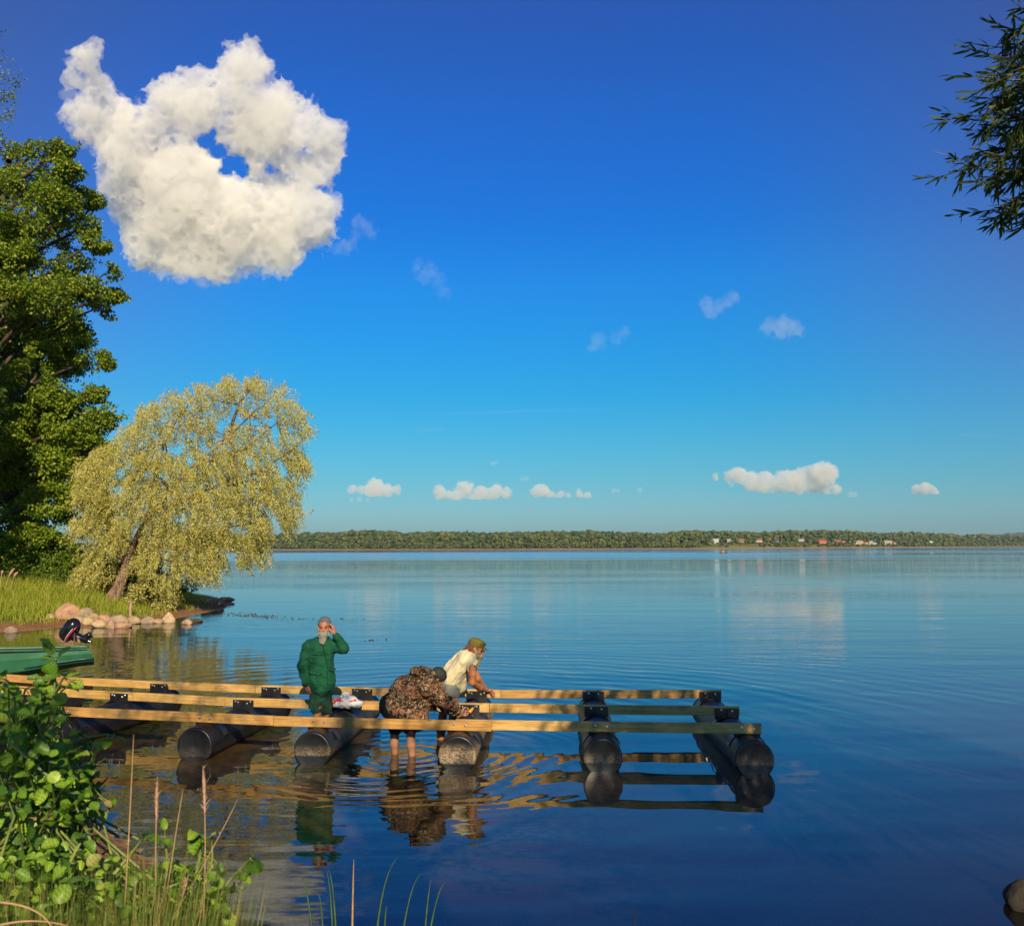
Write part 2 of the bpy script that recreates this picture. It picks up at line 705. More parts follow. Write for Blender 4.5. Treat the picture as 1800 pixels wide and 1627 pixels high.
# ------------------------------------------------------------------ water
def make_water():
    m = M("lake_surface")
    t = m.t
    t.nodes.remove(m.b)
    w = m.n('ShaderNodeNewGeometry').outputs['Position']
    sep = m.n('ShaderNodeSeparateXYZ')
    m.l(w, sep.inputs[0])
    X, Y = sep.outputs['X'], sep.outputs['Y']

    def mapping(sx, sy, rz=0.0):
        mp = m.n('ShaderNodeMapping')
        mp.inputs['Scale'].default_value = (sx, sy, 1)
        mp.inputs['Rotation'].default_value = (0, 0, rz)
        m.l(w, mp.inputs[0])
        return mp.outputs[0]

    def sm(v, a, b):
        x = m.n('ShaderNodeMapRange', interpolation_type='SMOOTHSTEP')
        x.inputs['From Min'].default_value = a
        x.inputs['From Max'].default_value = b
        m.l(v, x.inputs['Value'])
        return x.outputs['Result']

    def radial(cx, cy):
        s = m.n('ShaderNodeVectorMath', operation='SUBTRACT')
        m.l(w, s.inputs[0])
        s.inputs[1].default_value = (cx, cy, 0)
        ln = m.n('ShaderNodeVectorMath', operation='LENGTH')
        m.l(s.outputs[0], ln.inputs[0])
        return ln.outputs['Value']

    # rings spreading from the two men who work in the water
    def rings(cx, cy, wl, amp, r0, r1, r2, r3, ph=0.0):
        r = radial(cx, cy)
        wob = m.math('MULTIPLY', m.noise(0.45, 2, mapping(1, 1)), 1.1)
        rr = m.math('ADD', r, wob)
        s = m.math('SINE', m.math('MULTIPLY_ADD', rr, 2 * PI / wl, ph))
        e = m.math('MULTIPLY', sm(r, r0, r1), m.math('SUBTRACT', 1.0, sm(r, r2, r3)))
        e = m.math('MULTIPLY', e, m.math('ADD', 0.35, m.noise(0.35, 2, mapping(1, 1, 0.5))))
        return m.math('MULTIPLY', m.math('MULTIPLY', s, e), amp)

    h = rings(-1.4, 11.5, 0.26, 0.0022, 0.1, 0.4, 1.0, 3.4)
    back = m.math('MULTIPLY_ADD', sm(Y, 12.6, 15.5), 0.88, 0.12)
    r2 = m.math('ADD', rings(-2.6, 12.3, 0.46, 0.0016, 0.5, 2.0, 4.0, 12.0), rings(-0.9, 12.1, 0.62, 0.0021, 1.0, 3.0, 6.0, 16.0, 1.0))
    h = m.math('ADD', h, m.math('MULTIPLY', r2, back))
    # slow swell, stronger on the left of the dock
    left = m.math('SUBTRACT', 1.0, sm(X, -2.2, 1.6))
    near = m.math('SUBTRACT', 1.0, sm(Y, 12.0, 16.0))
    sw = m.math('SUBTRACT', m.noise(1.0, 2, mapping(0.55, 1.5, 0.1), 0.45), 0.5)
    amp = m.math('MULTIPLY_ADD', m.math('MULTIPLY', left, near), 0.010, 0.0030)
    h = m.math('ADD', h, m.math('MULTIPLY', sw, amp))
    sw3 = m.math('SUBTRACT', m.noise(1.0, 2, mapping(0.16, 0.62, 0.22), 0.5), 0.5)
    h = m.math('ADD', h, m.math('MULTIPLY', sw3, 0.022))
    sw2 = m.math('SUBTRACT', m.noise(1.0, 2, mapping(1.6, 4.0, -0.12), 0.5), 0.5)
    amp2 = m.math('MULTIPLY_ADD', m.math('MULTIPLY', left, near), 0.0036, 0.0003)
    h = m.math('ADD', h, m.math('MULTIPLY', sw2, amp2))
    # fine wind ripples farther out, crests lie across the view
    rp = m.math('SUBTRACT', m.noise(1.0, 3, mapping(0.7, 3.6, 0.06), 0.55), 0.5)
    zone = m.math('MULTIPLY', sm(Y, 13.0, 20.0), m.math('ADD', 0.25, sm(m.noise(1.0, 2, mapping(0.02, 0.06)), 0.40, 0.62)))
    h = m.math('ADD', h, m.math('MULTIPLY', rp, m.math('MULTIPLY', zone, 0.0085)))
    rp2 = m.math('SUBTRACT', m.noise(1.0, 2, mapping(2.0, 9.0, -0.05), 0.5), 0.5)
    h = m.math('ADD', h, m.math('MULTIPLY', rp2, m.math('MULTIPLY', zone, 0.0016)))
    bp = m.n('ShaderNodeBump')
    bp.inputs['Distance'].default_value = 1.0
    bp.inputs['Strength'].default_value = 1.0
    m.l(h, bp.inputs['Height'])
    N = bp.outputs[0]

    # breeze streaks: long bands of rougher water far out
    bands = sm(m.noise(1.0, 3, mapping(0.0016, 0.022, 0.02), 0.5, 0.4), 0.50, 0.60)
    far = sm(Y, 90.0, 200.0)
    ez = m.n('ShaderNodeVectorMath', operation='LENGTH')
    ev = m.n('ShaderNodeVectorMath', operation='MULTIPLY')
    es = m.n('ShaderNodeVectorMath', operation='SUBTRACT')
    m.l(w, es.inputs[0]); es.inputs[1].default_value = (-30, 290, 0)
    m.l(es.outputs[0], ev.inputs[0]); ev.inputs[1].default_value = (1 / 170., 1 / 150., 0)
    m.l(ev.outputs[0], ez.inputs[0])
    patch = m.math('SUBTRACT', 1.0, sm(m.math('ADD', ez.outputs['Value'], m.math('MULTIPLY', m.noise(1.0, 3, mapping(0.004, 0.03)), 0.5)), 0.75, 1.35))
    rgh = m.math('MULTIPLY_ADD', m.math('MULTIPLY', bands, far), 0.16, m.math('MULTIPLY', patch, 0.13))
    rgh = m.math('ADD', rgh, m.math('MULTIPLY', sm(Y, 60, 500), 0.02))
    fr = m.n('ShaderNodeFresnel')
    fr.inputs['IOR'].default_value = 1.60
    m.l(N, fr.inputs['Normal'])
    gl = m.n('ShaderNodeBsdfGlossy')
    gl.inputs['Color'].default_value = (0.93, 0.95, 0.97, 1)
    m.l(rgh, gl.inputs['Roughness'])
    m.l(N, gl.inputs['Normal'])
    # what is seen through the surface: peaty water, clear only in the shallows
    tr = m.n('ShaderNodeBsdfTransparent')
    tr.inputs[0].default_value = (0.78, 0.62, 0.36, 1)
    df = m.n('ShaderNodeBsdfDiffuse')
    df.inputs[0].default_value = (0.048, 0.042, 0.040, 1)
    deep = m.n('ShaderNodeAttribute', attribute_name='depth')
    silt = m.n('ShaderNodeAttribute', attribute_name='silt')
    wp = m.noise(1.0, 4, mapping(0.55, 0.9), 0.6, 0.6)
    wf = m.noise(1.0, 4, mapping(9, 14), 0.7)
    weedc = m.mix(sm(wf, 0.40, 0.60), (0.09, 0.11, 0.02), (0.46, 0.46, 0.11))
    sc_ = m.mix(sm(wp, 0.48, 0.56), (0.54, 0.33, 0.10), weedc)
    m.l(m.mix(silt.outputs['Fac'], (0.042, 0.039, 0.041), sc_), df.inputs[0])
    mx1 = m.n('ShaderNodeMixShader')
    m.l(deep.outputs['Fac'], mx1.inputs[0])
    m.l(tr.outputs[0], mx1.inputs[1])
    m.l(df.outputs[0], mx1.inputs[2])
    mx = m.n('ShaderNodeMixShader')
    m.l(fr.outputs[0], mx.inputs[0])
    m.l(mx1.outputs[0], mx.inputs[1])
    m.l(gl.outputs[0], mx.inputs[2])
    m.l(mx.outputs[0], m.o.inputs[0])
    xs = spaced([(-4000, -200, 200), (-200, -30, 10), (-30, 20, 0.5), (20, 60, 4), (60, 200, 20), (200, 4000, 200)])
    ys = spaced([(-60, 0, 10), (0, 60, 0.5), (60, 200, 10), (200, 5000, 200)])
    V, Fq = grid_mesh(xs, ys, lambda X, Y: X * 0.0)
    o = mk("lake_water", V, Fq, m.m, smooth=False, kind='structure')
    H, sd = ground_h(V[:, 0], V[:, 1])
    dp = np.clip((-H - 0.04) / 0.9, 0, 1) ** 0.8
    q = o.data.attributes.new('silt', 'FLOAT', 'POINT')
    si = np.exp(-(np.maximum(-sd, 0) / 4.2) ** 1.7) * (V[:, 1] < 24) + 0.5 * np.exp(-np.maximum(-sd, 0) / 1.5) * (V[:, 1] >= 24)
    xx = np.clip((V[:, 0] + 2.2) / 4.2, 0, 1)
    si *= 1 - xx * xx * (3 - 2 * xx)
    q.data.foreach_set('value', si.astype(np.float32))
    a = o.data.attributes.new('depth', 'FLOAT', 'POINT')
    a.data.foreach_set('value', dp.astype(np.float32))


make_water()

# ------------------------------------------------------------------ far shore
SHORE = [(-400, 980), (200, 900), (400, 850), (700, 780), (900, 760), (1100, 790), (1300, 850), (1500, 1050), (1640, 1250), (1800, 1600), (2100, 2200)]


def shore_D(px):
    return np.interp(px, [s[0] for s in SHORE], [s[1] for s in SHORE])


def far_pt(px, t, z=0.0):
    """point t metres behind the far waterline in the direction of column px"""
    D = shore_D(px)
    x = (np.asarray(px) - 900) / F * D
    k = (D + t) / D
    return x * k, D + t, z


def far_gz(px, t):
    base = np.interp(px, [400, 900, 1250, 1330, 1560, 1650, 1800], [0.030, 0.030, 0.050, 0.055, 0.05, 0.035, 0.03])
    return 0.5 + base * np.minimum(t, 260) - 0.0 * t


def make_far():
    m = M("far_shore_ground")
    w = m.coord('World')
    z = m.n('ShaderNodeSeparateXYZ')
    m.l(w, z.inputs[0])
    n1 = m.noise(0.03, 5, w)
    g = m.ramp(n1, [(0.35, (0.07, 0.10, 0.02)), (0.6, (0.17, 0.17, 0.04)), (0.7, (0.30, 0.20, 0.08))])
    f = m.ramp(m.math('MULTIPLY', z.outputs['Z'], 0.5), [(0.35, (0.26, 0.16, 0.08)), (0.62, (0, 0, 0))])
    f2 = m.ramp(m.math('MULTIPLY', z.outputs['Z'], 0.5), [(0.40, (0, 0, 0)), (0.55, (1, 1, 1))])
    m.col(m.mix(f2, (0.24, 0.15, 0.08), g)).set(0.95, 0.1)
    pxs = np.arange(-400, 2101, 10.0)
    ts = np.array([-4, 0, 1.5, 5, 12, 25, 45, 70, 100, 150, 220, 320, 600, 1500, 3500])
    V = []
    for p in pxs:
        for t in ts:
            x, y, _ = far_pt(p, t)
            zz = -0.5 if t < 0 else (0.0 if t == 0 else far_gz(p, t) + 0.4 * float(fbm(np.array([x * 0.02, y * 0.02, 0.5]), 3)))
            V.append((x, y, zz))
    n = len(ts)
    i = np.arange(len(pxs) - 1)[:, None] * n + np.arange(n - 1)[None, :]
    Fq = np.stack([i, i + n, i + n + 1, i + 1], -1).reshape(-1, 4)
    mk("far_ground", V, Fq, m.m, smooth=True, kind='structure')
    # distant hill at the right
    m2 = simple("far_hill_wood", (0.035, 0.055, 0.06), 0.95, 0.4, 0.01)
    V = []
    pxs = np.arange(1560, 2400, 6.0)
    D = 3600.0
    for p in pxs:
        top = np.interp(p, [1560, 1640, 1700, 1760, 1800, 1900, 2400], [957, 947.5, 942, 938.5, 936.5, 933, 945])
        x = (p - 900) / F * D
        zt = at_y(900, top, D)[2] + 6 * float(fbm(np.array([x * 0.02, 0, 0.3]), 3)) + 5 * float(vnoise(np.array([x * 0.11, 0, 0.3])))
        for k, (dy, zf) in enumerate([(0, 0), (200, 0.6), (500, 1.0), (900, 0.8), (1600, 0)]):
            V.append((x * (D + dy) / D, D + dy, zt * zf * (1 + dy / D * (1 if zf else 0))))
    n = 5
    i = np.arange(len(pxs) - 1)[:, None] * n + np.arange(n - 1)[None, :]
    Fq = np.stack([i, i + n, i + n + 1, i + 1], -1).reshape(-1, 4)
    mk("far_hill", V, Fq, m2, smooth=True, kind='structure')


make_far()

HOUSES = [  # px, py of the base, width px, height px, wall colour, roof colour, label
    (1258, 954, 9, 7, (0.75, 0.75, 0.70), (0.45, 0.58, 0.62), "white cottage with a pale blue roof above the dry grass slope", 30),
    (1281, 955, 6, 8, (0.62, 0.60, 0.45), (0.35, 0.33, 0.28), "narrow pale yellow house between trees beside the blue roofed cottage", 32),
    (1303, 954, 9, 7, (0.30, 0.12, 0.08), (0.32, 0.14, 0.10), "dark red brown house half hidden in trees", 34),
    (1334, 953, 10, 6, (0.80, 0.74, 0.70), (0.45, 0.10, 0.07), "white walled house with a red roof on the far shore", 36),
    (1352, 952, 4, 6, (0.60, 0.16, 0.08), (0.62, 0.13, 0.06), "tiny bright red gabled cabin among the far trees", 38),
    (1365, 954, 8, 8, (0.12, 0.11, 0.11), (0.07, 0.06, 0.07), "black gabled house with white trim by the far grass", 30),
    (1407, 953, 12, 6, (0.75, 0.72, 0.60), (0.42, 0.40, 0.33), "wide cream bungalow with a low grey roof", 34),
    (1445, 957, 13, 8, (0.80, 0.25, 0.06), (0.55, 0.10, 0.06), "large orange house with a red roof near the far waterline", 20),
    (1472, 955, 8, 6, (0.45, 0.12, 0.09), (0.38, 0.10, 0.08), "small maroon house right of the large orange house", 30),
    (1483, 956, 5, 5, (0.78, 0.35, 0.10), (0.60, 0.25, 0.10), "smallest orange shed on the far shore", 28),
    (1509, 957, 14, 7, (0.62, 0.42, 0.18), (0.50, 0.36, 0.26), "long ochre house with a tan roof on the far shore", 22),
    (1522, 958, 6, 5, (0.85, 0.38, 0.08), (0.70, 0.24, 0.08), "orange hut between the ochre house and the teal roof", 18),
    (1530, 958, 8, 7, (0.20, 0.42, 0.42), (0.45, 0.42, 0.38), "teal walled house with a greyish roof", 20),
    (1537, 958, 7, 4, (0.50, 0.52, 0.58), (0.52, 0.56, 0.62), "low blue grey boathouse beside the teal house", 14),
    (1560, 957, 13, 7, (0.55, 0.48, 0.34), (0.48, 0.40, 0.30), "broad beige barn with a brown roof on the far shore", 22),
    (1572, 957, 5, 4, (0.70, 0.32, 0.26), (0.50, 0.22, 0.18), "small pink shed right of the beige barn", 20),
    (1636, 956, 5, 5, (0.68, 0.80, 0.55), (0.55, 0.72, 0.50), "pale green gabled cottage alone among far trees", 30),
    (1716, 948, 6, 3, (0.78, 0.68, 0.58), (0.55, 0.42, 0.34), "cream house high in the wood below the distant hill", 150),
]


def gable(mb_w, mb_r, c, w, d, hw, hr, ov=0.3):
    """walls with gable ends facing +-x ridge along x"""
    x0, x1, y0, y1 = c[0] - w / 2, c[0] + w / 2, c[1] - d / 2, c[1] + d / 2
    z = c[2]
    V = [(x0, y0, z - 2), (x1, y0, z - 2), (x1, y1, z - 2), (x0, y1, z - 2), (x0, y0, z + hw), (x1, y0, z + hw), (x1, y1, z + hw), (x0, y1, z + hw), (x0, c[1], z + hw + hr), (x1, c[1], z + hw + hr)]
    mb_w.add(V, [(0, 1, 5, 4), (1, 2, 6, 9, 5), (2, 3, 7, 6), (3, 0, 4, 8, 7), (0, 3, 2, 1)])
    t = 0.18
    for s in (-1, 1):
        yb = c[1] + s * (d / 2 + ov)
        zb = z + hw - ov * hr / (d / 2)
        q = [(x0 - ov, yb, zb + 0.05), (x1 + ov, yb, zb + 0.05), (x1 + ov, c[1], z + hw + hr + 0.05), (x0 - ov, c[1], z + hw + hr + 0.05)]
        q2 = [(a, b, e + t) for a, b, e in q]
        mb_r.add(q + q2, [(0, 1, 2, 3), (7, 6, 5, 4), (0, 4, 5, 1), (1, 5, 6, 2), (2, 6, 7, 3), (3, 7, 4, 0)])


HT = []


def make_houses():
    glass = simple("dark_pane", (0.04, 0.05, 0.06), 0.2)
    trim = simple("white_trim", (0.75, 0.75, 0.72), 0.6)
    for k, (px, py, wp, hp, wc, rc, lab, t) in enumerate(HOUSES):
        D = shore_D(px) + 60
        sl = np.interp(px, [400, 900, 1250, 1330, 1560, 1650, 1800], [0.030, 0.030, 0.050, 0.055, 0.05, 0.035, 0.03])
        for _ in range(4):
            t = min(230.0, max(12.0, (at_y(px, py, D)[2] - 0.5) / sl))
            D = shore_D(px) + t
        HT.append(t)
        wc = tuple(v * 0.62 for v in wc)
        rc = tuple(v * 0.7 for v in rc)
        b = at_y(px, py, D)
        s = D / F
        w, hgt = wp * s, hp * s
        d = max(4.0, w * 0.8)
        b[2] = max(b[2], far_gz(px, t) - 0.6)
        r = empty("house", b, lab, "house", "houses among the trees on the far shore")
        W, R_ = MB(), MB()
        gable(W, R_, b, w, d, hgt * 0.58, hgt * 0.42)
        W.build("wall", simple("plaster_%d" % k, wc, 0.8, 0.12, 2.0), r)
        R_.build("roof", simple("roofing_%d" % k, rc, 0.7, 0.15, 3.0), r)
        nwin = 2 if w < 6 else 3
        for j in range(nwin):
            x = b[0] + (j - (nwin - 1) / 2) * w / (nwin + 0.3)
            fm = MB()
            fm.box((x, b[1] - d / 2 - 0.02, b[2] + hgt * 0.33), (w * 0.17, 0.06, hgt * 0.25))
            f = fm.build("window", trim, r)
            g = MB()
            g.box((x, b[1] - d / 2 - 0.06, b[2] + hgt * 0.33), (w * 0.12, 0.04, hgt * 0.19))
            g.build("pane", glass, f)
        if k % 3 == 0:
            ch = MB()
            ch.box((b[0] + w * 0.2, b[1] + 0.2, b[2] + hgt * 1.02), (0.5, 0.5, hgt * 0.25))
            ch.build("chimney", simple("chimney_brick_%d" % k, (0.35, 0.14, 0.09)), r)


make_houses()


def icos(sub):
    import bmesh
    bm = bmesh.new()
    bmesh.ops.create_icosphere(bm, subdivisions=sub, radius=1)
    V = np.array([v.co[:] for v in bm.verts])
    Fc = np.array([[v.index for v in f.verts] for f in bm.faces])
    bm.free()
    return V, Fc


ICO1 = icos(1)
ICO2 = icos(2)


def make_forest():
    """the wood on the far shore: reads as one mass"""
    VS, FS = [], []
    n = 0
    r = np.random.default_rng(3)
    ico_v, ico_f = ICO2
    cone_v = [(0, 0, 1)] + [(math.cos(a), math.sin(a), 0) for a in np.linspace(0, 2 * PI, 7)[:-1]]
    cone_f = np.array([(0, 1 + i, 1 + (i + 1) % 6) for i in range(6)])
    cone_v = np.array(cone_v)
    hx = [h[0] for h in HOUSES]

    def crown(px, t, hgt, rad, conifer=False):
        nonlocal n
        x, y, _ = far_pt(px, t)
        gz = far_gz(px, t)
        if conifer:
            for q in range(3):
                v = cone_v * [rad * (1 - q * 0.25), rad * (1 - q * 0.25), hgt * 0.45] + [x, y, gz + hgt * (0.12 + q * 0.27)]
                v = v + r.normal(0, 0.18, v.shape)
                VS.append(v); FS.append(cone_f + n); n += len(v)
            return
        k = r.integers(3, 5)
        for q in range(k):
            off = r.normal(0, rad * 0.42, 3)
            zf = (0.82, 0.55, 0.35, 0.6)[q]
            v = ico_v * (1 + r.normal(0, 0.24, (len(ico_v), 1)))
            rr = rad * r.uniform(0.6, 0.9)
            vz = min(hgt * 0.3, rr * 0.95)
            v = v * [rr, rr, vz] + [x + off[0], y + off[1], gz + (hgt - vz) * zf + vz * 0.9 * (q == 0)]
            VS.append(v); FS.append(ico_f + n); n += len(v)

    # depth rows, front to back
    for px in np.arange(330, 1830, 0.62):
        D = shore_D(px)
        t = float(r.choice([r.uniform(6, 30), r.uniform(25, 80), r.uniform(60, 150)]))
        village = 1235 < px < 1585
        jn = int(np.argmin([abs(px - h) for h in hx]))
        near_house = abs(px - hx[jn]) < HOUSES[jn][2] * 0.5 + 5 and t < HT[jn] + 6
        if village and t < 30 and r.random() < 0.6:
            continue
        if 1226 < px < 1335 and t < 70 and r.random() < 0.85:
            continue
        hgt = r.uniform(6.0, 11.5) * (0.5 if t < 30 else 1.0) * (D / 850) ** 0.4
        if near_house:
            if t > HT[jn] - 12:
                continue
            hgt = min(hgt, max(0.8, (HT[jn] - t) * 0.035 + 0.6 + r.uniform(0, 1.6)))
            crown(px, t, hgt, r.uniform(1.2, 2.2))
            continue
        crown(px, t, hgt, r.uniform(1.3, 2.7) * (0.75 if t < 30 else 1) * (D / 850) ** 0.4)
    # skyline row: rises and dips as in the photograph
    sky_px = [330, 480, 560, 600, 640, 700, 760, 840, 900, 960, 1020, 1100, 1150, 1210, 1260, 1330, 1400, 1440, 1500, 1560, 1600, 1680, 1760, 1830]
    sky_py = [940, 940, 937, 935, 932, 936, 935, 938, 937, 936, 935, 937, 939, 935, 935, 938, 935, 934, 936, 939, 938, 942, 943, 944]
    for px in np.arange(330, 1830, 0.62):
        D = shore_D(px)
        t = r.uniform(140, 260)
        top = np.interp(px, sky_px, sky_py) + 2.6 * float(vnoise(np.array([px / 9.0, 0.5, 0.5]))) + r.uniform(-0.4, 2.6) + (-2.2 if r.random() < 0.04 else 0)
        z = at_y(900, top, D + t)[2]
        gz = far_gz(px, t)
        hgt = max(5, z - gz)
        con = (r.random() < (0.28 if 820 < px < 1180 else 0.07))
        crown(px, t, hgt, r.uniform(1.2, 2.0) if con else r.uniform(2.2, 4.6), con)
        jn = int(np.argmin([abs(px - h) for h in hx]))
        if r.random() < 0.7 and not (abs(px - hx[jn]) < HOUSES[jn][2] * 0.5 + 5 and t - 60 < HT[jn] + 8):
            crown(px + 0.4, t - 60, hgt * r.uniform(0.55, 0.85), r.uniform(1.8, 3.2))
    V = np.vstack(VS)
    Fq = np.vstack(FS)
    m = M("far_foliage")
    g = m.n('ShaderNodeNewGeometry')
    c = m.ramp(g.outputs['Random Per Island'], [(0.0, (0.030, 0.055, 0.030)), (0.3, (0.055, 0.085, 0.034)), (0.7, (0.095, 0.115, 0.036)), (0.92, (0.13, 0.14, 0.042)), (1.0, (0.10, 0.095, 0.05))])
    c = m.mix(0.8, c, m.ramp(m.noise(0.9, 4, m.coord('World')), [(0.3, (0.65, 0.65, 0.65)), (0.7, (1.1, 1.1, 1.0))]), 'MULTIPLY')
    m.col(c).set(0.9, 0.1)
    o = mk("forest", V, Fq, m.m, kind='stuff', label="mixed green wood along the far shore of the lake", cat="forest")


make_forest()
# ================================================================== clouds (outside the air of the lake)
def cloudmat(name, dens, colr=(0.985, 0.97, 0.94)):
    m = bpy.data.materials.new(name)
    m.use_nodes = True
    t = m.node_tree
    t.nodes.clear()
    o = t.nodes.new('ShaderNodeOutputMaterial')
    v = t.nodes.new('ShaderNodeVolumePrincipled')
    v.inputs['Color'].default_value = (*colr, 1)
    v.inputs['Density'].default_value = dens
    v.inputs['Anisotropy'].default_value = -0.15
    t.links.new(v.outputs[0], o.inputs['Volume'])
    return m


def make_cloud(name, blobs, holes, D, step, dens, label, amp=0.4, depth=0.75, flat=None, f1=1 / 55., seed=0, k=14, group=None, colr=(0.99, 0.98, 0.955)):
    bl = np.array([b[:3] for b in blobs], float)
    cx, cyy = (bl[:, 0].min() + bl[:, 0].max()) / 2, (bl[:, 1].min() + bl[:, 1].max()) / 2
    R0 = bl[:, 2].max()
    u0, u1 = (bl[:, 0] - bl[:, 2]).min() - R0 * 0.5, (bl[:, 0] + bl[:, 2]).max() + R0 * 0.5
    v0, v1 = (bl[:, 1] - bl[:, 2]).min() - R0 * 0.5, (bl[:, 1] + bl[:, 2]).max() + R0 * 0.5
    wd = R0 * depth * 1.6
    ax = [np.arange(u0, u1, step), np.arange(-wd, wd, step), np.arange(-v1, -v0, step)]
    X, Y, Z = np.meshgrid(*ax, indexing='ij')
    g = np.full(X.shape, 1e3, np.float32)
    r = np.random.default_rng(seed)
    for (bx, by, br) in bl:
        wy = r.uniform(-0.25, 0.25) * R0 * depth
        rd = br * depth if br > R0 * 0.4 else br
        k0 = np.sqrt(((X - bx) / br) ** 2 + ((Y - wy) / rd) ** 2 + ((Z + by) / br) ** 2)
        d = (k0 - 1) * br
        h = np.clip(0.5 + 0.5 * (g - d) / k, 0, 1)
        g = g * (1 - h) + d * h - k * h * (1 - h)
    P = np.stack([X, Y, Z], -1) + seed * 31.7
    nb = fbm(P * f1, 3, 0.5)
    nb2 = np.abs(fbm(P * f1 * 3.1 + 9, 4, 0.55))
    nb3 = fbm(P * f1 * 7.3 + 3, 3, 0.6)
    g = g + amp * R0 * (nb * 1.0 - (0.26 - nb2) * 1.15 + 0.34 * nb3)
    for (bx, by, rx, ry) in holes:
        k0 = np.sqrt(((X - bx) / rx) ** 2 + ((Z + by) / ry) ** 2)
        d = (1 - k0) * min(rx, ry) + 9 * nb + 12 * nb3
        g = np.maximum(g, d)
    if flat is not None:
        g = np.maximum(g, (-flat - Z) + 0.18 * R0 * nb)
    g[0] = g[-1] = 1
    g[:, 0] = g[:, -1] = 1
    g[:, :, 0] = g[:, :, -1] = 1
    V, Q = surface_nets(g.astype(np.float32), np.array([ax[0][0], ax[1][0], ax[2][0]]), step)
    # frame at the cloud: real size and distance
    fwd = dirpx(cx, cyy)
    c = CP + fwd * D
    fh = norm([fwd[0], fwd[1], 0])
    right = np.cross(fwd, [0, 0, 1]); right /= np.linalg.norm(right)
    up = np.cross(right, fwd)
    s = D / F / (dirpx(cx, cyy) @ (RMn @ np.array([0, 0, -1.0])))
    dd = np.stack([(V[:, 0] - 900) / F, (813.5 + V[:, 2]) / F, -np.ones(len(V))], -1) @ RMn.T
    dd /= np.linalg.norm(dd, axis=1)[:, None]
    W = CP + dd * D + (V[:, 1] * s)[:, None] * fwd
    m = cloudmat(name + "_mist", dens, colr)
    o = mk(name, W, Q, m, smooth=True, origin=c, label=label, cat="cloud", group=group)
    return o


BIG = [(330, 330, 92), (262, 305, 62), (415, 385, 82), (300, 400, 82), (480, 400, 74), (370, 425, 62), (235, 345, 52), (450, 228, 62), (345, 195, 58),
       (405, 170, 44), (300, 168, 34), (282, 150, 20), (432, 118, 34), (495, 205, 42), (545, 232, 44), (540, 310, 36), (530, 395, 52), (510, 435, 36), (205, 325, 34),
       (150, 112, 26), (132, 132, 20), (165, 150, 28), (150, 200, 34), (192, 200, 32), (195, 240, 40), (238, 265, 46), (275, 225, 42), (205, 275, 36), (225, 225, 26), (565, 265, 26), (595, 225, 12),
       (560, 360, 30), (448, 285, 30), (500, 285, 34), (468, 335, 42), (505, 340, 38), (300, 445, 32), (420, 455, 24)]
make_cloud("cloud", BIG, [(364, 248, 22, 18), (384, 266, 22, 18), (408, 286, 26, 20), (424, 298, 17, 20), (396, 300, 20, 14), (374, 236, 12, 12), (238, 140, 24, 30), (560, 330, 14, 5)], 2600, 2.6, 0.019,
           "large ragged white cumulus with a blue hole above the trees", amp=0.40, depth=0.66, f1=1 / 52., seed=1, k=14)

for i, (bl, lab, dn) in enumerate([
        ([(262, 452, 16), (290, 470, 20), (322, 480, 18), (352, 486, 18), (385, 482, 15), (415, 476, 12), (445, 470, 13)], "thin grey ragged fringe hanging under the large cumulus", 0.0060),
        ([(588, 222, 13), (602, 226, 12), (598, 240, 12), (585, 250, 14)], "thin torn wisp at the right shoulder of the large cumulus", 0.0060),
        ([(588, 350, 14), (582, 372, 13), (560, 420, 15), (575, 400, 14)], "thin torn wisp along the lower right edge of the large cumulus", 0.0060),
        ([(120, 165, 14), (128, 190, 14), (150, 240, 18), (170, 262, 16)], "thin veil along the left edge of the large cumulus", 0.0035)]):
    make_cloud("cloud", bl, [], 2560, 2.0, dn, lab, amp=0.55, depth=1.0, f1=1 / 14., seed=60 + i, k=6, group="thin fringes around the large cumulus")

HZ = "small cumulus clouds low over the far shore"
make_cloud("cloud", [(620, 862, 7), (634, 862, 6), (660, 857, 15), (652, 862, 12), (680, 863, 12), (695, 861, 9), (670, 868, 10)], [], 9000, 1.0, 0.010,
           "small cloud directly right of the yellow willow's crown, low over the forest", amp=0.5, depth=0.8, flat=873, f1=1 / 9., seed=2, k=3, group=HZ, colr=(0.95, 0.92, 0.86))
make_cloud("cloud", [(772, 866, 11), (790, 872, 9), (818, 860, 15), (808, 868, 12), (845, 868, 13), (838, 872, 12), (872, 864, 12), (888, 866, 10), (858, 874, 10)], [], 9000, 1.0, 0.010,
           "long lumpy cloud low over the forest, second from the yellow willow", amp=0.5, depth=0.8, flat=878, f1=1 / 9., seed=3, k=3, group=HZ, colr=(0.95, 0.92, 0.86))
make_cloud("cloud", [(945, 864, 12), (953, 862, 12), (970, 870, 7), (985, 870, 7), (1000, 870, 6), (1018, 869, 8), (1032, 870, 7)], [], 9000, 1.0, 0.010,
           "flat cloud with one puff at its left end, above the middle of the forest", amp=0.5, depth=0.8, flat=874, f1=1 / 9., seed=4, k=3, group=HZ, colr=(0.95, 0.92, 0.86))
make_cloud("cloud", [(1258, 836, 7), (1285, 838, 12), (1300, 834, 13), (1320, 845, 16), (1345, 848, 17), (1365, 852, 14), (1378, 838, 12), (1428, 850, 16), (1385, 850, 16), (1405, 846, 20), (1412, 835, 12), (1450, 832, 21), (1438, 836, 18), (1450, 855, 14), (1470, 861, 7)], [], 9000, 1.2, 0.009,
           "biggest cloud low over the far village, bright puff at its right end", amp=0.44, depth=0.8, flat=868, f1=1 / 13., seed=9, k=7, group=HZ, colr=(0.95, 0.92, 0.86))
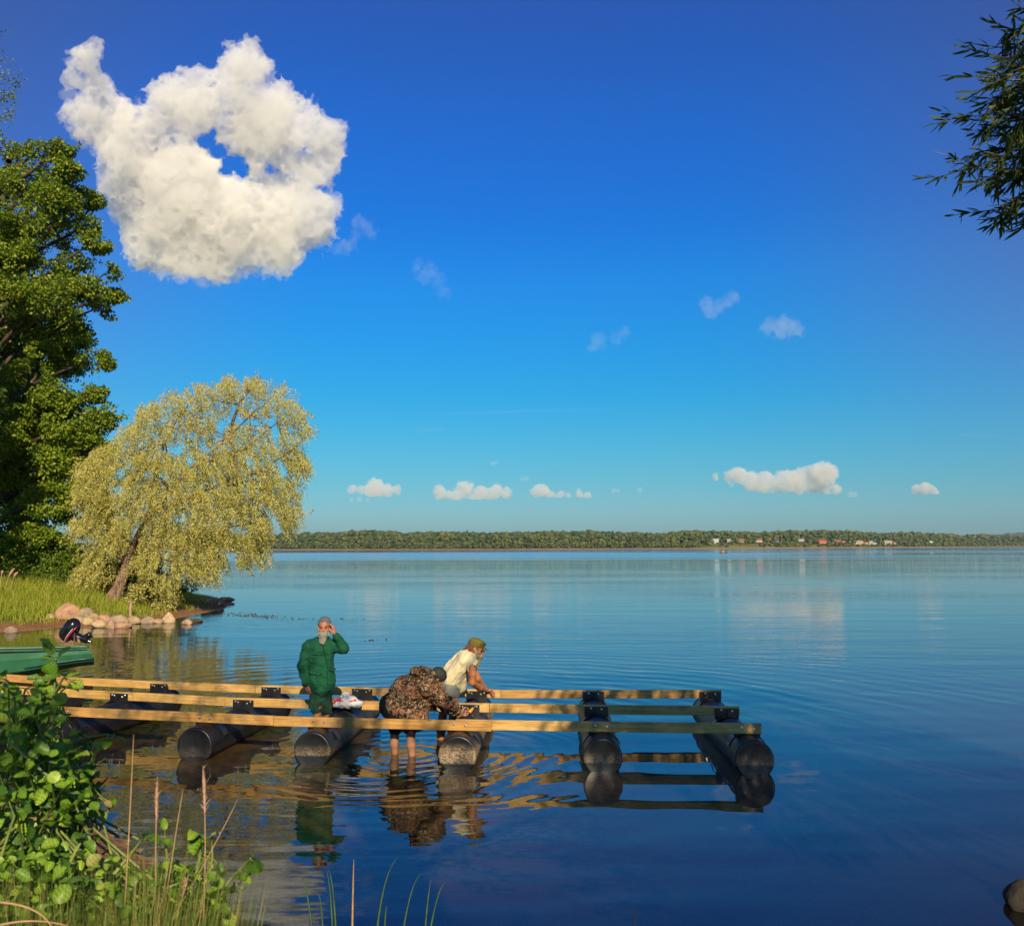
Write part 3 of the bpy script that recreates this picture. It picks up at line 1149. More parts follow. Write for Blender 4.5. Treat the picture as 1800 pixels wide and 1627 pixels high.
make_cloud("cloud", [(1612, 860, 10), (1625, 859, 12), (1640, 862, 9), (1645, 866, 7)], [], 9000, 0.9, 0.010,
           "small lone oval cloud above the far hill side of the lake", amp=0.35, depth=0.8, flat=869, f1=1 / 9., seed=6, k=4, group=HZ, colr=(0.95, 0.92, 0.86))
for i, (bl, lab) in enumerate([
        ([(632, 877, 5), (618, 878, 4), (646, 878, 4)], "thin grey sliver of cloud under the cloud beside the willow"),
        ([(865, 814, 4), (872, 813, 4)], "tiny faint cloud puff high above the lumpy forest cloud"),
        ([(918, 842, 4), (926, 841, 5)], "tiny grey cloud above the flat forest cloud"),
        ([(1078, 862, 5), (1086, 862, 4)], "tiny grey cloud right of the flat forest cloud"),
        ([(1124, 861, 5)], "faintest tiny cloud over the middle forest"),
        ([(1495, 869, 6), (1503, 869, 5)], "small grey cloud at the right foot of the village cloud"),
        ]):
    make_cloud("cloud", bl, [], 9000, 0.7, 0.0028, lab, amp=0.3, depth=1.2, f1=1 / 5., seed=20 + i, k=3, group="tiny grey cloud scraps")
for i, (bl, lab, dn, cc) in enumerate([
        ([(632, 392, 13), (645, 400, 12), (655, 410, 9), (628, 412, 9), (605, 434, 12), (590, 438, 8), (618, 428, 9)], "thin torn cloud wisp right of the large cumulus", 0.0022, (0.9, 0.9, 0.9)),
        ([(735, 468, 12), (752, 478, 16), (745, 490, 12), (770, 494, 11), (780, 513, 9)], "faint wisp of cloud right of the torn wisp", 0.0014, (0.9, 0.9, 0.9)),
        ([(1050, 600, 14), (1045, 612, 9), (1080, 594, 8), (1100, 586, 8)], "faint scrap of cloud in mid sky over the dock", 0.0018, (0.9, 0.9, 0.9)),
        ([(1240, 535, 12), (1250, 545, 13), (1262, 540, 11), (1278, 530, 10), (1290, 522, 10)], "small curved cloud scrap in the mid right sky", 0.0026, (0.95, 0.93, 0.9)),
        ([(1350, 575, 13), (1372, 575, 17), (1390, 577, 15), (1405, 587, 7)], "small flat cloud scrap right of the curved one", 0.0030, (0.95, 0.93, 0.9)),
        ]):
    make_cloud("cloud", bl, [], 3000, 1.6, dn, lab, amp=0.95, depth=1.0, f1=1 / 9., seed=40 + i, k=4, group="thin cloud scraps in the open sky", colr=cc)
# faint high streaks
for i, (x0, y0, x1, y1, w, dn, lab) in enumerate([
        (760, 728, 1180, 715, 3.0, 0.0010, "long faint white vapour streak above the horizon clouds"),
        (725, 756, 810, 753, 5.0, 0.0005, "short faint vapour streak under the long one"),
        (1680, 764, 1795, 770, 4.0, 0.0006, "faint vapour streak near the right edge of the sky")]):
    D = 9000
    a, b = CP + dirpx(x0, y0) * D, CP + dirpx(x1, y1) * D
    mb = MB()
    s = D / F
    pts = [a + (b - a) * t for t in np.linspace(0, 1, 14)]
    mb.tube(pts, [max(0.15, math.sin(PI * min(0.999, t) ** 0.6)) * w * s for t in np.linspace(0, 1, 14)], 8)
    mb.build("cloud", cloudmat("streak_mist", dn), origin=a, label=lab, cat="cloud", group="thin vapour streaks", smooth=True)
# ================================================================== trees and plants
def leaf_quads(C, Dv, Nv, L, Wd, fold=0.25):
    """rhombic leaf, folded on its midrib. C base points, Dv direction, Nv normal -> V,F"""
    C = np.asarray(C)
    n = len(C)
    Dv = Dv / (np.linalg.norm(Dv, axis=1)[:, None] + 1e-9)
    S = np.cross(Dv, Nv)
    S /= np.linalg.norm(S, axis=1)[:, None] + 1e-9
    U = np.cross(S, Dv)
    L = np.broadcast_to(L, (n,))[:, None]
    Wd = np.broadcast_to(Wd, (n,))[:, None]
    p0 = C
    p1 = C + Dv * L * 0.45 + S * Wd * 0.5 + U * Wd * fold
    p2 = C + Dv * L - U * L * 0.12
    p3 = C + Dv * L * 0.45 - S * Wd * 0.5 + U * Wd * fold
    V = np.stack([p0, p1, p2, p3], 1).reshape(-1, 3)
    i = np.arange(n)[:, None] * 4
    Fq = np.hstack([i, i + 1, i + 2, i, i + 2, i + 3]).reshape(-1, 3)
    return V, Fq


def blob_shape_ok(P, hole=0.42, sc_=0.9, seed=0.0):
    return fbm(P * sc_ + seed, 3) > (hole - 1) * 0.5


def rnd_dirs(r, n):
    v = r.normal(size=(n, 3))
    return v / np.linalg.norm(v, axis=1)[:, None]


def pads_to_leaves(r, pads, per, L, seed=0.0, up=0.5, shell=0.55, gap=0.0):
    """pads: (center, rx, ry, rz). leaves on and inside lumpy pads"""
    VS, FS = [], []
    n0 = 0
    C, Dv, Nv, Ls = [], [], [], []
    for (c, rx, ry, rz) in pads:
        k = int(per * (rx * ry * rz) ** (2 / 3.0))
        d = rnd_dirs(r, k)
        rad = shell + (1.08 - shell) * r.random(k) ** 0.6
        lump = 1 + 0.28 * fbm(d * 2.2 + np.array(c) * 0.7 + seed, 2)
        P = np.array(c) + d * (rad * lump)[:, None] * [rx, ry, rz]
        keep = fbm(P * 1.5 + seed, 3) > gap
        P = P[keep]
        d = d[keep]
        m = len(P)
        dv = d * 0.8 + r.normal(0, 0.6, (m, 3)) + [0, 0, -0.35]
        nv = d * 0.7 + r.normal(0, 0.5, (m, 3)) + [0, 0, up]
        C.append(P); Dv.append(dv); Nv.append(nv); Ls.append(L * r.uniform(0.65, 1.25, m))
    C, Dv, Nv, Ls = map(np.concatenate, (C, Dv, Nv, Ls))
    return leaf_quads(C, Dv, Nv, Ls, Ls * 0.85)


def limb(mb, a, b, ra, rb, r, bend=0.12, n=8, sides=7):
    a, b = np.asarray(a, float), np.asarray(b, float)
    L = np.linalg.norm(b - a)
    off = r.normal(0, bend * L, 3)
    off2 = r.normal(0, bend * L * 0.4, 3)
    t = np.linspace(0, 1, n)
    pts = a + np.outer(t, b - a) + np.outer(np.sin(PI * t), off) + np.outer(np.sin(2 * PI * t), off2)
    mb.tube(pts, ra + (rb - ra) * t, sides, cap=False)
    return pts


maple_leaf = leafmat("maple_leaf", [(0.0, (0.06, 0.12, 0.010)), (0.4, (0.13, 0.21, 0.012)), (0.8, (0.25, 0.31, 0.02)), (1.0, (0.36, 0.34, 0.04))], trans=0.3)
dark_leaf = leafmat("dark_leaf", [(0.0, (0.02, 0.045, 0.008)), (0.6, (0.045, 0.08, 0.012)), (1.0, (0.09, 0.12, 0.015))], trans=0.25)
willow_leaf = leafmat("willow_leaf", [(0.0, (0.30, 0.31, 0.06)), (0.35, (0.50, 0.45, 0.085)), (0.7, (0.63, 0.56, 0.15)), (0.9, (0.68, 0.63, 0.28)), (1.0, (0.75, 0.73, 0.50))], trans=0.42, tcol=(0.45, 0.40, 0.06), rough=0.5)
bush_leaf = leafmat("bush_leaf", [(0.0, (0.06, 0.11, 0.012)), (0.6, (0.12, 0.19, 0.02)), (1.0, (0.20, 0.26, 0.03))], trans=0.35)
bark_dark = bark("dark_bark", (0.10, 0.075, 0.05))
bark_red = bark("reddish_bark", (0.30, 0.19, 0.13), 9)


def make_maple():
    r = np.random.default_rng(21)
    base = np.array([-23.0, 38.0, float(ground_h(np.array([-23.0]), np.array([38.0]))[0][0])])
    root = empty("maple_tree", base, "tall dense green tree at the left edge, lit on top and dark below", "tree")
    T = MB()
    top = at_y(60, 260, 38)
    trunk = [base - [0, 0, 0.3], base + [0.2, 0, 3], base + [-0.2, 0, 8], [base[0] + 0.8, 38.2, 13], [-21.2, 38, 18.5]]
    T.tube(trunk, [0.6, 0.48, 0.38, 0.26, 0.08], 10)
    # silhouette pads: px, py, radius px, depth offset
    S = [(70, 268, 26, 0), (25, 275, 34, 1), (110, 262, 22, 0), (120, 300, 24, -1), (55, 320, 42, 0), (0, 330, 45, 1), (95, 350, 40, -1), (140, 350, 26, 0), (166, 352, 18, 0.5),
         (30, 390, 46, -1.5), (90, 400, 36, 0.8), (150, 395, 26, 0), (170, 425, 24, -.5), (0, 440, 45, 0), (60, 460, 44, -1.6), (120, 455, 38, 0.5), (185, 480, 26, 0), (195, 505, 24, 0),
         (150, 510, 34, -1), (95, 525, 42, -1.8), (30, 520, 46, -1.2), (205, 520, 16, 0.6), (175, 540, 20, 0), (120, 565, 30, 1), (60, 590, 42, 0), (0, 590, 50, 1), (135, 600, 26, 0),
         (160, 632, 24, -.3), (188, 640, 14, 0), (110, 640, 36, 0.6), (50, 660, 44, -0.6), (0, 680, 46, 0), (95, 700, 40, -.5), (150, 690, 22, 0), (170, 695, 18, 0), (205, 722, 20, 0),
         (170, 740, 30, 0), (120, 750, 38, -1), (55, 750, 46, 0), (0, 770, 44, -1), (165, 790, 34, 0), (100, 810, 44, -.8), (35, 830, 48, 0), (150, 850, 40, 0), (90, 880, 44, -1), (20, 900, 50, 0),
         (140, 920, 38, 0), (70, 950, 42, -1), (170, 900, 26, 0), (0, 960, 40, -1)]
    pads = []
    for (x, y, rp, dz) in S:
        c = at_y(x, y, 38 + dz * 1.6)
        rr = rp / F * 38
        pads.append((c, rr * 1.05, rr * 1.15, rr * 0.72))
        for q in range(2):
            o = r.normal(0, 0.55, 3) * rr
            pads.append((c + o, rr * 0.6, rr * 0.7, rr * 0.38))
        if y < 900:
            limb(T, [base[0] + 0.5, 38 + dz * 0.3, max(3.5, c[2] - rr - abs(c[0] - base[0]) * 0.35)], c, 0.13, 0.03, r, 0.06)
    # the part of the crown beyond the frame and behind
    for q in range(26):
        z = r.uniform(4, 17)
        a = r.uniform(0, 2 * PI)
        R = 4.8 * (1 - abs(z - 9) / 13)
        c = np.array([-25.5 + math.cos(a) * R, 41 + math.sin(a) * R * 0.8, z])
        pads.append((c, 1.9, 1.9, 1.2))
    T.build("trunk", bark_dark, root, smooth=True)
    V, Fq = pads_to_leaves(r, pads, 3300, 0.125, seed=3.0, shell=0.35, gap=-0.02)
    mk("crown", V, Fq, maple_leaf, root)
    # dark core twigs give the depth of the crown
    return root


make_maple()


def leafy_tree(name, base, hgt, rad, label, mat, seed, leaf=0.16, per=1000, z0=0.25, squash=1.0, npad=40, barkm=None, group=None, gap=-0.1):
    r = np.random.default_rng(seed)
    base = np.asarray(base, float)
    root = empty(name, base, label, "tree", group)
    T = MB()
    T.tube([base - [0, 0, 0.3], base + [0.1, 0, hgt * 0.4], base + [0, 0.1, hgt * 0.85]], [0.028 * hgt, 0.02 * hgt, 0.006 * hgt], 8)
    pads = []
    for q in range(npad):
        t = r.uniform(z0, 0.95)
        R = rad * math.sin(PI * min(1, max(0.12, (t - z0 * 0.5) / (1 - z0 * 0.5))) ** 0.8) ** 0.6
        a = r.uniform(0, 2 * PI)
        rr = rad * r.uniform(0.22, 0.38)
        k = r.uniform(0.3, 1.0)
        c = base + [math.cos(a) * (R - rr * 0.4) * k, math.sin(a) * (R - rr * 0.4) * k * squash, t * hgt]
        pads.append((c, rr, rr, rr * 0.6))
        limb(T, base + [0, 0, max(0.2, t - 0.18) * hgt], c, 0.008 * hgt, 0.002 * hgt, r, 0.06, 5, 5)
    T.build("trunk", barkm or bark_dark, root, smooth=True)
    V, Fq = pads_to_leaves(r, pads, per, leaf, seed=seed, gap=gap)
    mk("crown", V, Fq, mat, root)
    return root


def gz(x, y):
    return float(ground_h(np.array([float(x)]), np.array([float(y)]))[0][0])


leafy_tree("shade_tree", (-28.5, 48, gz(-28.5, 48)), 13, 5.2, "dark tree standing behind the tall green tree and the willow", dark_leaf, 31, npad=60, per=700, leaf=0.2)
leafy_tree("shade_tree", (-29, 40, gz(-29, 40)), 17, 6.0, "dark tree beyond the frame behind the tall green tree", dark_leaf, 32, npad=50, per=500, leaf=0.22)


def make_corner_tree():
    """tall slender tree left of the frame whose branch tips reach in at the top left corner"""
    r = np.random.default_rng(55)
    base = np.array([-19.5, 27.0, gz(-19.5, 27.0)])
    root = empty("birch_tree", base, "tree whose sparse small leaved twigs reach into the top left corner of the sky", "tree")
    T = MB()
    T.tube([base - [0, 0, 0.3], base + [0.1, 0, 8], base + [0, 0, 18.5]], [0.24, 0.16, 0.03], 8)
    C, Dv = [], []
    tips = []
    for (x, y, n) in [(6, 62, 8), (6, 105, 26), (14, 130, 16), (4, 135, 24), (30, 150, 34), (40, 133, 10), (14, 165, 60), (4, 178, 50), (24, 168, 30), (26, 196, 26), (14, 203, 40), (2, 206, 24), (2, 228, 3)]:
        c = at_y(x, y, 27)
        tips.append(c)
        limb(T, [base[0] + 0.2, 27, c[2] - 1.6], c, 0.03, 0.004, r, 0.05, 6, 5)
        C.append(c + r.normal(0, 0.11, (n, 3)))
    for q in range(46):
        z = r.uniform(6, 18.5)
        a = r.uniform(0, 2 * PI)
        R = 2.6 * (1 - abs(z - 12) / 9)
        c = np.array([base[0] - 1.2 + math.cos(a) * R * 0.7, 27 + math.sin(a) * R, z])
        if c[0] / c[1] > -0.605:
            continue
        limb(T, [base[0], 27, c[2] - 1.3], c, 0.03, 0.005, r, 0.05, 5, 5)
        C.append(c + r.normal(0, 0.38, (260, 3)))
    C = np.vstack(C)
    n = len(C)
    Dv = r.normal(0, 1, (n, 3)) + [0, 0, -0.3]
    L = r.uniform(0.05, 0.09, n)
    V, Fq = leaf_quads(C, Dv, r.normal(0, 1, (n, 3)) + [0, -0.5, 0.6], L, L * 0.8)
    T.build("trunk", bark_dark, root, smooth=True)
    mk("crown", V, Fq, maple_leaf, root)


make_corner_tree()
leafy_tree("shade_tree", (-20.2, 29.8, gz(-20.2, 29.8)), 14.5, 2.6, "dense tree left of the picture that keeps the foot of the tall tree dark", dark_leaf, 35, npad=60, per=900, leaf=0.2, z0=0.3)


def make_willow():
    r = np.random.default_rng(77)
    Dw = 35.0
    b = at_y(200, 1078, Dw)
    b[2] = gz(b[0], b[1]) - 0.1
    root = empty("willow_tree", b, "yellow green willow leaning over the water with a crooked trunk", "tree")
    T = MB()
    def P(x, y, d=0.0):
        return at_y(x, y, Dw + d)
    T.tube([P(150, 1080, 0.3), P(176, 1074), P(196, 1058), P(210, 1030), P(220, 1000), P(232, 960), P(262, 900)], [0.50, 0.40, 0.33, 0.24, 0.18, 0.12, 0.07], 10)
    T.tube([P(222, 990), P(208, 960, 0.5), P(190, 900, 0.8), P(180, 820, 1)], [0.2, 0.16, 0.10, 0.05], 8)
    T.tube([P(222, 1010, 0.3), P(238, 975, 0.3), P(250, 940, 0.6)], [0.16, 0.13, 0.09], 8)
    T.tube([P(205, 1072, -0.3), P(235, 1068, -0.4), P(243, 1072, -0.5)], [0.3, 0.2, 0.1], 8)
    J = {}
    mains = [[(255, 920), (300, 860), (350, 815), (400, 770), (440, 730)], [(262, 900), (270, 840), (290, 780), (320, 720)], [(262, 905), (320, 880), (390, 850), (450, 830), (500, 800)],
             [(240, 950), (310, 935), (380, 930), (440, 920)], [(190, 900), (170, 860), (165, 830)], [(350, 815), (430, 790), (490, 740)], [(400, 770), (420, 710), (440, 685)], [(300, 860), (240, 800), (230, 760)],
             [(235, 965), (300, 985), (350, 1000)]]
    limbs = []
    for i, mn in enumerate(mains):
        dd = [-0.6, 0.5, -0.2, 0.8, 0.4, 0.9, 0.2, 1.2, 0.6][i]
        pts = [P(x, y, dd * k / (len(mn) - 1) * 2.2) for k, (x, y) in enumerate(mn)]
        T.tube(pts, list(np.linspace(0.08, 0.02, len(pts))), 7)
        limbs.append(np.array(pts))
    # crown clumps by outline
    S = [(445, 690, 26), (400, 690, 26), (350, 705, 30), (495, 705, 24), (515, 735, 22), (530, 760, 16), (300, 715, 26), (265, 735, 26), (470, 745, 36), (410, 745, 38), (350, 755, 40), (290, 765, 36), (235, 765, 26),
         (500, 790, 28), (520, 820, 20), (450, 805, 38), (390, 815, 40), (330, 825, 40), (270, 815, 38), (215, 800, 28), (185, 815, 28), (160, 830, 24), (515, 865, 18), (480, 865, 34), (420, 875, 40), (360, 885, 40), (300, 880, 40),
         (245, 865, 36), (190, 865, 34), (150, 870, 22), (500, 915, 22), (512, 905, 14), (450, 930, 30), (400, 935, 34), (340, 945, 36), (285, 935, 34), (230, 920, 32), (175, 920, 32), (145, 930, 18), (455, 975, 18), (425, 985, 14), (370, 985, 26),
         (320, 985, 26), (270, 975, 24), (190, 965, 26), (150, 985, 18), (365, 1010, 14), (345, 1000, 20), (300, 1010, 16), (440, 960, 22), (250, 1000, 20), (180, 1010, 24), (150, 1020, 22), (205, 940, 20), (225, 945, 26), (262, 975, 24), (275, 1010, 20), (295, 1025, 18)]
    C, Dv, Nv, Ls = [], [], [], []
    allp = np.vstack(limbs)
    Sa = np.array(S, float)
    cnt = 0
    while cnt < 8800:
        x, y = r.uniform(120, 560), r.uniform(655, 1045)
        q = (np.hypot(Sa[:, 0] - x, Sa[:, 1] - y) / Sa[:, 2]).min()
        if q > 1.0 or (q > 0.8 and r.random() < 0.4):
            continue
        if vnoise(np.array([x / 24., y / 24., 3.0])) < -0.62:
            continue
        cnt += 1
        low = y > 940
        st = P(x, y - 6, r.normal(0, 1.0) * (0.6 if low else 1.0))
        if cnt % 60 == 0:
            j = np.argmin(np.linalg.norm(allp - st - [0, 0, 0.5], axis=1))
            limb(T, allp[j], st, 0.03, 0.006, r, 0.10, 6, 5)
        ln = r.uniform(0.3, 0.85) * (1.2 if y > 800 else 0.75)
        out = norm([st[0] - b[0] - 2.2, st[1] - Dw, 0]) * r.uniform(0.0, 0.6)
        nl = int(ln * 38)
        t = np.linspace(0, 1, nl)
        path = st + np.outer(t, out * ln * 0.9) + np.outer(0.22 * np.sin(t * 2.0) - 0.8 * t ** 1.5, [0, 0, ln])
        path += r.normal(0, 0.028, path.shape)
        C.append(path)
        tg = np.gradient(path, axis=0)
        tg /= np.linalg.norm(tg, axis=1)[:, None] + 1e-9
        Dv.append(tg * 0.9 + r.normal(0, 0.5, path.shape) + [0, 0, -0.2])
        Nv.append(r.normal(0, 0.8, path.shape) + [0.25, -1.0, 0.7])
        Ls.append(r.uniform(0.06, 0.115, nl))
    # twigs standing up along the top
    for (x, y) in [(398, 658), (452, 656), (445, 668), (430, 668), (375, 672), (350, 680), (500, 675), (520, 685), (320, 690), (272, 710), (545, 765), (550, 730), (555, 762), (535, 800), (545, 825), (540, 905), (535, 930), (240, 735), (206, 775), (478, 672)]:
        for rep in range(3):
            e = P(x + r.normal(0, 3), y + r.normal(0, 3), r.uniform(-1, 1))
            st = e + [-(x - 380) / 380 * 0.6 + r.normal(0, .15), 0, -0.7 if y < 720 else 0.25]
            t = np.linspace(0, 1, 26)[:, None]
            path = st + (e - st) * t + r.normal(0, 0.02, (26, 3))
            C.append(path)
            Dv.append(np.tile(e - st, (26, 1)) + r.normal(0, 0.5, path.shape))
            Nv.append(r.normal(0, 1, path.shape))
            Ls.append(r.uniform(0.07, 0.12, 26))
    C, Dv, Nv, Ls = map(np.concatenate, (C, Dv, Nv, Ls))
    print("willow leaves", len(C))
    V, Fq = leaf_quads(C, Dv, Nv, Ls, Ls * 0.30, 0.1)
    T.build("trunk", bark_red, root, smooth=True)
    mk("crown", V, Fq, willow_leaf, root)


make_willow()


def bush(name, c, rx, ry, rz, label, mat, seed, leaf=0.09, per=2500, cat="bush", group=None):
    r = np.random.default_rng(seed)
    base = np.array([c[0], c[1], gz(c[0], c[1])])
    root = empty(name, base, label, cat, group)
    T = MB()
    pads = []
    for q in range(14):
        a = r.uniform(0, 2 * PI)
        k = r.uniform(0.1, 0.85)
        h = r.uniform(0.25, 0.9) * math.sqrt(1 - k * k * 0.8)
        p = base + [math.cos(a) * rx * k, math.sin(a) * ry * k, rz * h]
        s = min(rx, rz) * r.uniform(0.28, 0.45)
        pads.append((p, s * 1.2, s, s * 0.75))
        limb(T, base + [r.normal(0, 0.1), r.normal(0, 0.1), 0], p, 0.02, 0.006, r, 0.08, 5, 5)
    T.build("stem", bark_dark, root, smooth=True)
    V, Fq = pads_to_leaves(r, pads, per, leaf, seed=seed, gap=-0.15)
    mk("foliage", V, Fq, mat, root)


def bank_at(px, D):
    return ((px - 900) / F * D, D)


bush("bush", bank_at(60, 37), 3.4, 1.5, 2.3, "broad bright green bush at the foot of the tall tree behind the grass", bush_leaf, 61, per=1800, leaf=0.11)
bush("bush", bank_at(128, 36.5), 2.0, 1.3, 1.9, "green bush between the grass bank and the willow trunk", bush_leaf, 62, per=2000, leaf=0.10)
bush("bush", bank_at(170, 36), 1.3, 0.9, 1.5, "pale grey green bush touching the willow trunk on its land side", willow_leaf, 63, per=3200, leaf=0.08)
bush("bush", bank_at(262, 36.5), 2.2, 1.0, 1.7, "bush under the willow between trunk and point", dark_leaf, 64, per=2600, leaf=0.08)
bush("bush", bank_at(272, 34.8), 1.15, 0.6, 1.0, "feathery bush on the lake side of the willow's trunk foot", willow_leaf, 66, per=3600, leaf=0.06)
bush("bush", bank_at(300, 39.5), 1.2, 0.8, 1.1, "low yellow green bush near the tip of the willow point", willow_leaf, 65, per=2800, leaf=0.07)


def grass_field():
    r = np.random.default_rng(91)
    pts = []
    n = 90000
    x = r.uniform(-24, -9.5, n)
    y = r.uniform(24, 46, n)
    H, sd = ground_h(x, y)
    keep = (sd > 0.45 + 0.6 * fbm(np.stack([x, y, x * 0], -1) * 0.8, 2)) & (r.random(n) < np.clip(sd * 0.45, 0.05, 1))
    px = 900 + x / y * F
    keep &= (px > -30) & (px < 400) & ((px < 180) | (r.random(n) < 0.85))
    x, y, H, sd, px = x[keep], y[keep], H[keep], sd[keep], px[keep]
    n = len(x)
    hgt = r.uniform(0.28, 0.75, n) * np.clip(0.35 + sd * 0.18, 0.3, 1.35) * np.where(px > 190, 0.6, 1)
    V, Fq = blades(r, np.stack([x, y, H - 0.03], -1), hgt, 0.016, 0.3)
    print("bank grass", n)
    mk("grass", V, Fq, grass_mat, kind='stuff', label="tall yellow green grass covering the far bank by the willow", cat="grass")
    # a few feathery seed heads above the grass at the left edge
    for i, (x0, y0, x1, y1) in enumerate([(10, 1020, 26, 998), (20, 1018, 32, 1005), (2, 1008, 6, 1003)]):
        D = 33.0
        a, b_ = at_y(x0 - 3, y0 + 30, D), at_y(x1, y1, D)
        a[2] = gz(a[0], a[1])
        mid = at_y(x0, y0 - 8, D)
        t = np.linspace(0, 1, 9)[:, None]
        p = a * (1 - t) ** 2 + 2 * mid * t * (1 - t) + b_ * t * t
        root = empty("reed_stalk", a, ["tallest nodding reed at the left edge over the bank grass", "shorter nodding reed right of the tallest one", "small upright reed tip at the picture edge"][i], "reed")
        S = MB(); S.tube(p, [0.012] * 5 + [0.009] * 4, 5); S.build("stem", straw_mat, root)
        Hd = MB(); Hd.tube(p[5:], [0.02, 0.05, 0.045, 0.012], 6); Hd.build("seed_head", seed_mat, root)


def blades(r, base, hgt, w, lean=0.35):
    n = len(base)
    a = r.uniform(0, 2 * PI, n)
    ln = hgt * r.uniform(0.1, lean * 2, n)
    d = np.stack([np.cos(a) * ln, np.sin(a) * ln, hgt * 0 + 1], -1)
    b = r.uniform(0, 2 * PI, n)
    s = np.stack([np.cos(b), np.sin(b), b * 0], -1)
    w = np.broadcast_to(w, (n,))[:, None]
    dx = np.stack([np.cos(a) * ln, np.sin(a) * ln, a * 0], -1)
    up = np.stack([a * 0, a * 0, hgt], -1)
    p0 = base - s * w * 0.5
    p1 = base + s * w * 0.5
    m = base + dx * 0.25 + up * 0.55
    m0, m1 = m - s * w * 0.42, m + s * w * 0.42
    tip = base + dx + up * (1 - 0.18 * (ln / hgt))[:, None]
    V = np.stack([p0, p1, m1, m0, tip], 1).reshape(-1, 3)
    i = np.arange(n)[:, None] * 5
    Fq = np.hstack([i, i + 1, i + 2, i, i + 2, i + 3, i + 3, i + 2, i + 4]).reshape(-1, 3)
    return V, Fq


grass_mat = leafmat("grass_blade", [(0.0, (0.14, 0.18, 0.015)), (0.45, (0.30, 0.36, 0.03)), (0.8, (0.42, 0.44, 0.05)), (1.0, (0.55, 0.46, 0.14))], trans=0.4, tcol=(0.45, 0.5, 0.05))
fore_grass_mat = leafmat("shore_grass_blade", [(0.0, (0.04, 0.08, 0.015)), (0.45, (0.13, 0.19, 0.03)), (0.75, (0.28, 0.30, 0.06)), (1.0, (0.50, 0.38, 0.15))], trans=0.35)
straw_mat = simple("dry_straw", (0.38, 0.23, 0.11), 0.7, 0.25, 40)
seed_mat = simple("seed_head_brown", (0.36, 0.21, 0.14), 0.85, 0.3, 120, 0.003)
grass_field()


# ---------------------------------------------------------------- near plants
def alder_leaf():
    """round toothed leaf with pleated side veins, unit length along +x"""
    nu, nv = 10, 8
    V, Fc = [], []
    for i in range(nu + 1):
        u = i / nu
        wd = 0.46 * math.sin(PI * min(1.0, u ** 0.8 * 0.96 + 0.015)) ** 0.62
        for j in range(nv + 1):
            v = j / nv * 2 - 1
            edge = 1 + (0.08 if (i % 2) else -0.04) * abs(v) ** 3
            y = v * wd * edge
            x = u + 0.10 * abs(v) * math.sin(PI * u)
            z = 0.12 * abs(y) ** 1.2 + 0.05 * (1 if i % 2 else -1) * (0.3 + abs(v)) * (1 - abs(v) ** 4) - 0.16 * u * u
            V.append((x, y, z))
    for i in range(nu):
        for j in range(nv):
            a = i * (nv + 1) + j
            Fc.append((a, a + nv + 1, a + nv + 2, a + 1))
    return np.array(V), np.array(Fc)


AL_V, AL_F = alder_leaf()
AL_A = np.array([[1.0 if (i % 2 == 0 and 0 < abs(j / 8 * 2 - 1) < 0.95) else (0.9 if j == 4 else 0.0) for j in range(9)] for i in range(11)]).ravel()
alder_mat = leafmat("alder_leaf_green", [(0.0, (0.04, 0.10, 0.010)), (0.4, (0.11, 0.23, 0.018)), (0.8, (0.22, 0.37, 0.03)), (0.97, (0.32, 0.46, 0.05)), (1.0, (0.30, 0.24, 0.08))], rough=0.42, trans=0.3, tcol=(0.20, 0.34, 0.03), spec=0.35, vein_attr=True)


def place_leaves(C, X, N, L, r, Vt=AL_V, Ft=AL_F, warp=False):
    n = len(C)
    X = X / (np.linalg.norm(X, axis=1)[:, None] + 1e-9)
    Yv = np.cross(N, X)
    Yv /= np.linalg.norm(Yv, axis=1)[:, None] + 1e-9
    Z = np.cross(X, Yv)
    L = np.broadcast_to(L, (n,))
    W = Vt[None] * L[:, None, None]
    if warp:
        W = W * np.stack([np.ones(n), r.uniform(0.68, 1.08, n), r.uniform(0.6, 1.6, n)], -1)[:, None, :]
        u, v = W[..., 0] / L[:, None], W[..., 1] / L[:, None]
        W[..., 2] += L[:, None] * (r.normal(0, 0.22, (n, 1)) * u * u + r.normal(0, 0.35, (n, 1)) * u * v + r.uniform(-0.1, 0.9, (n, 1)) * v * v + 0.05 * np.sin(9 * u + r.uniform(0, 6, (n, 1))) * np.abs(v) * 2)
    V = C[:, None] + W[..., 0:1] * X[:, None] + W[..., 1:2] * Yv[:, None] + W[..., 2:3] * Z[:, None]
    Fq = (Ft[None] + (np.arange(n) * len(Vt))[:, None, None]).reshape(-1, Ft.shape[1])
    return V.reshape(-1, 3), Fq


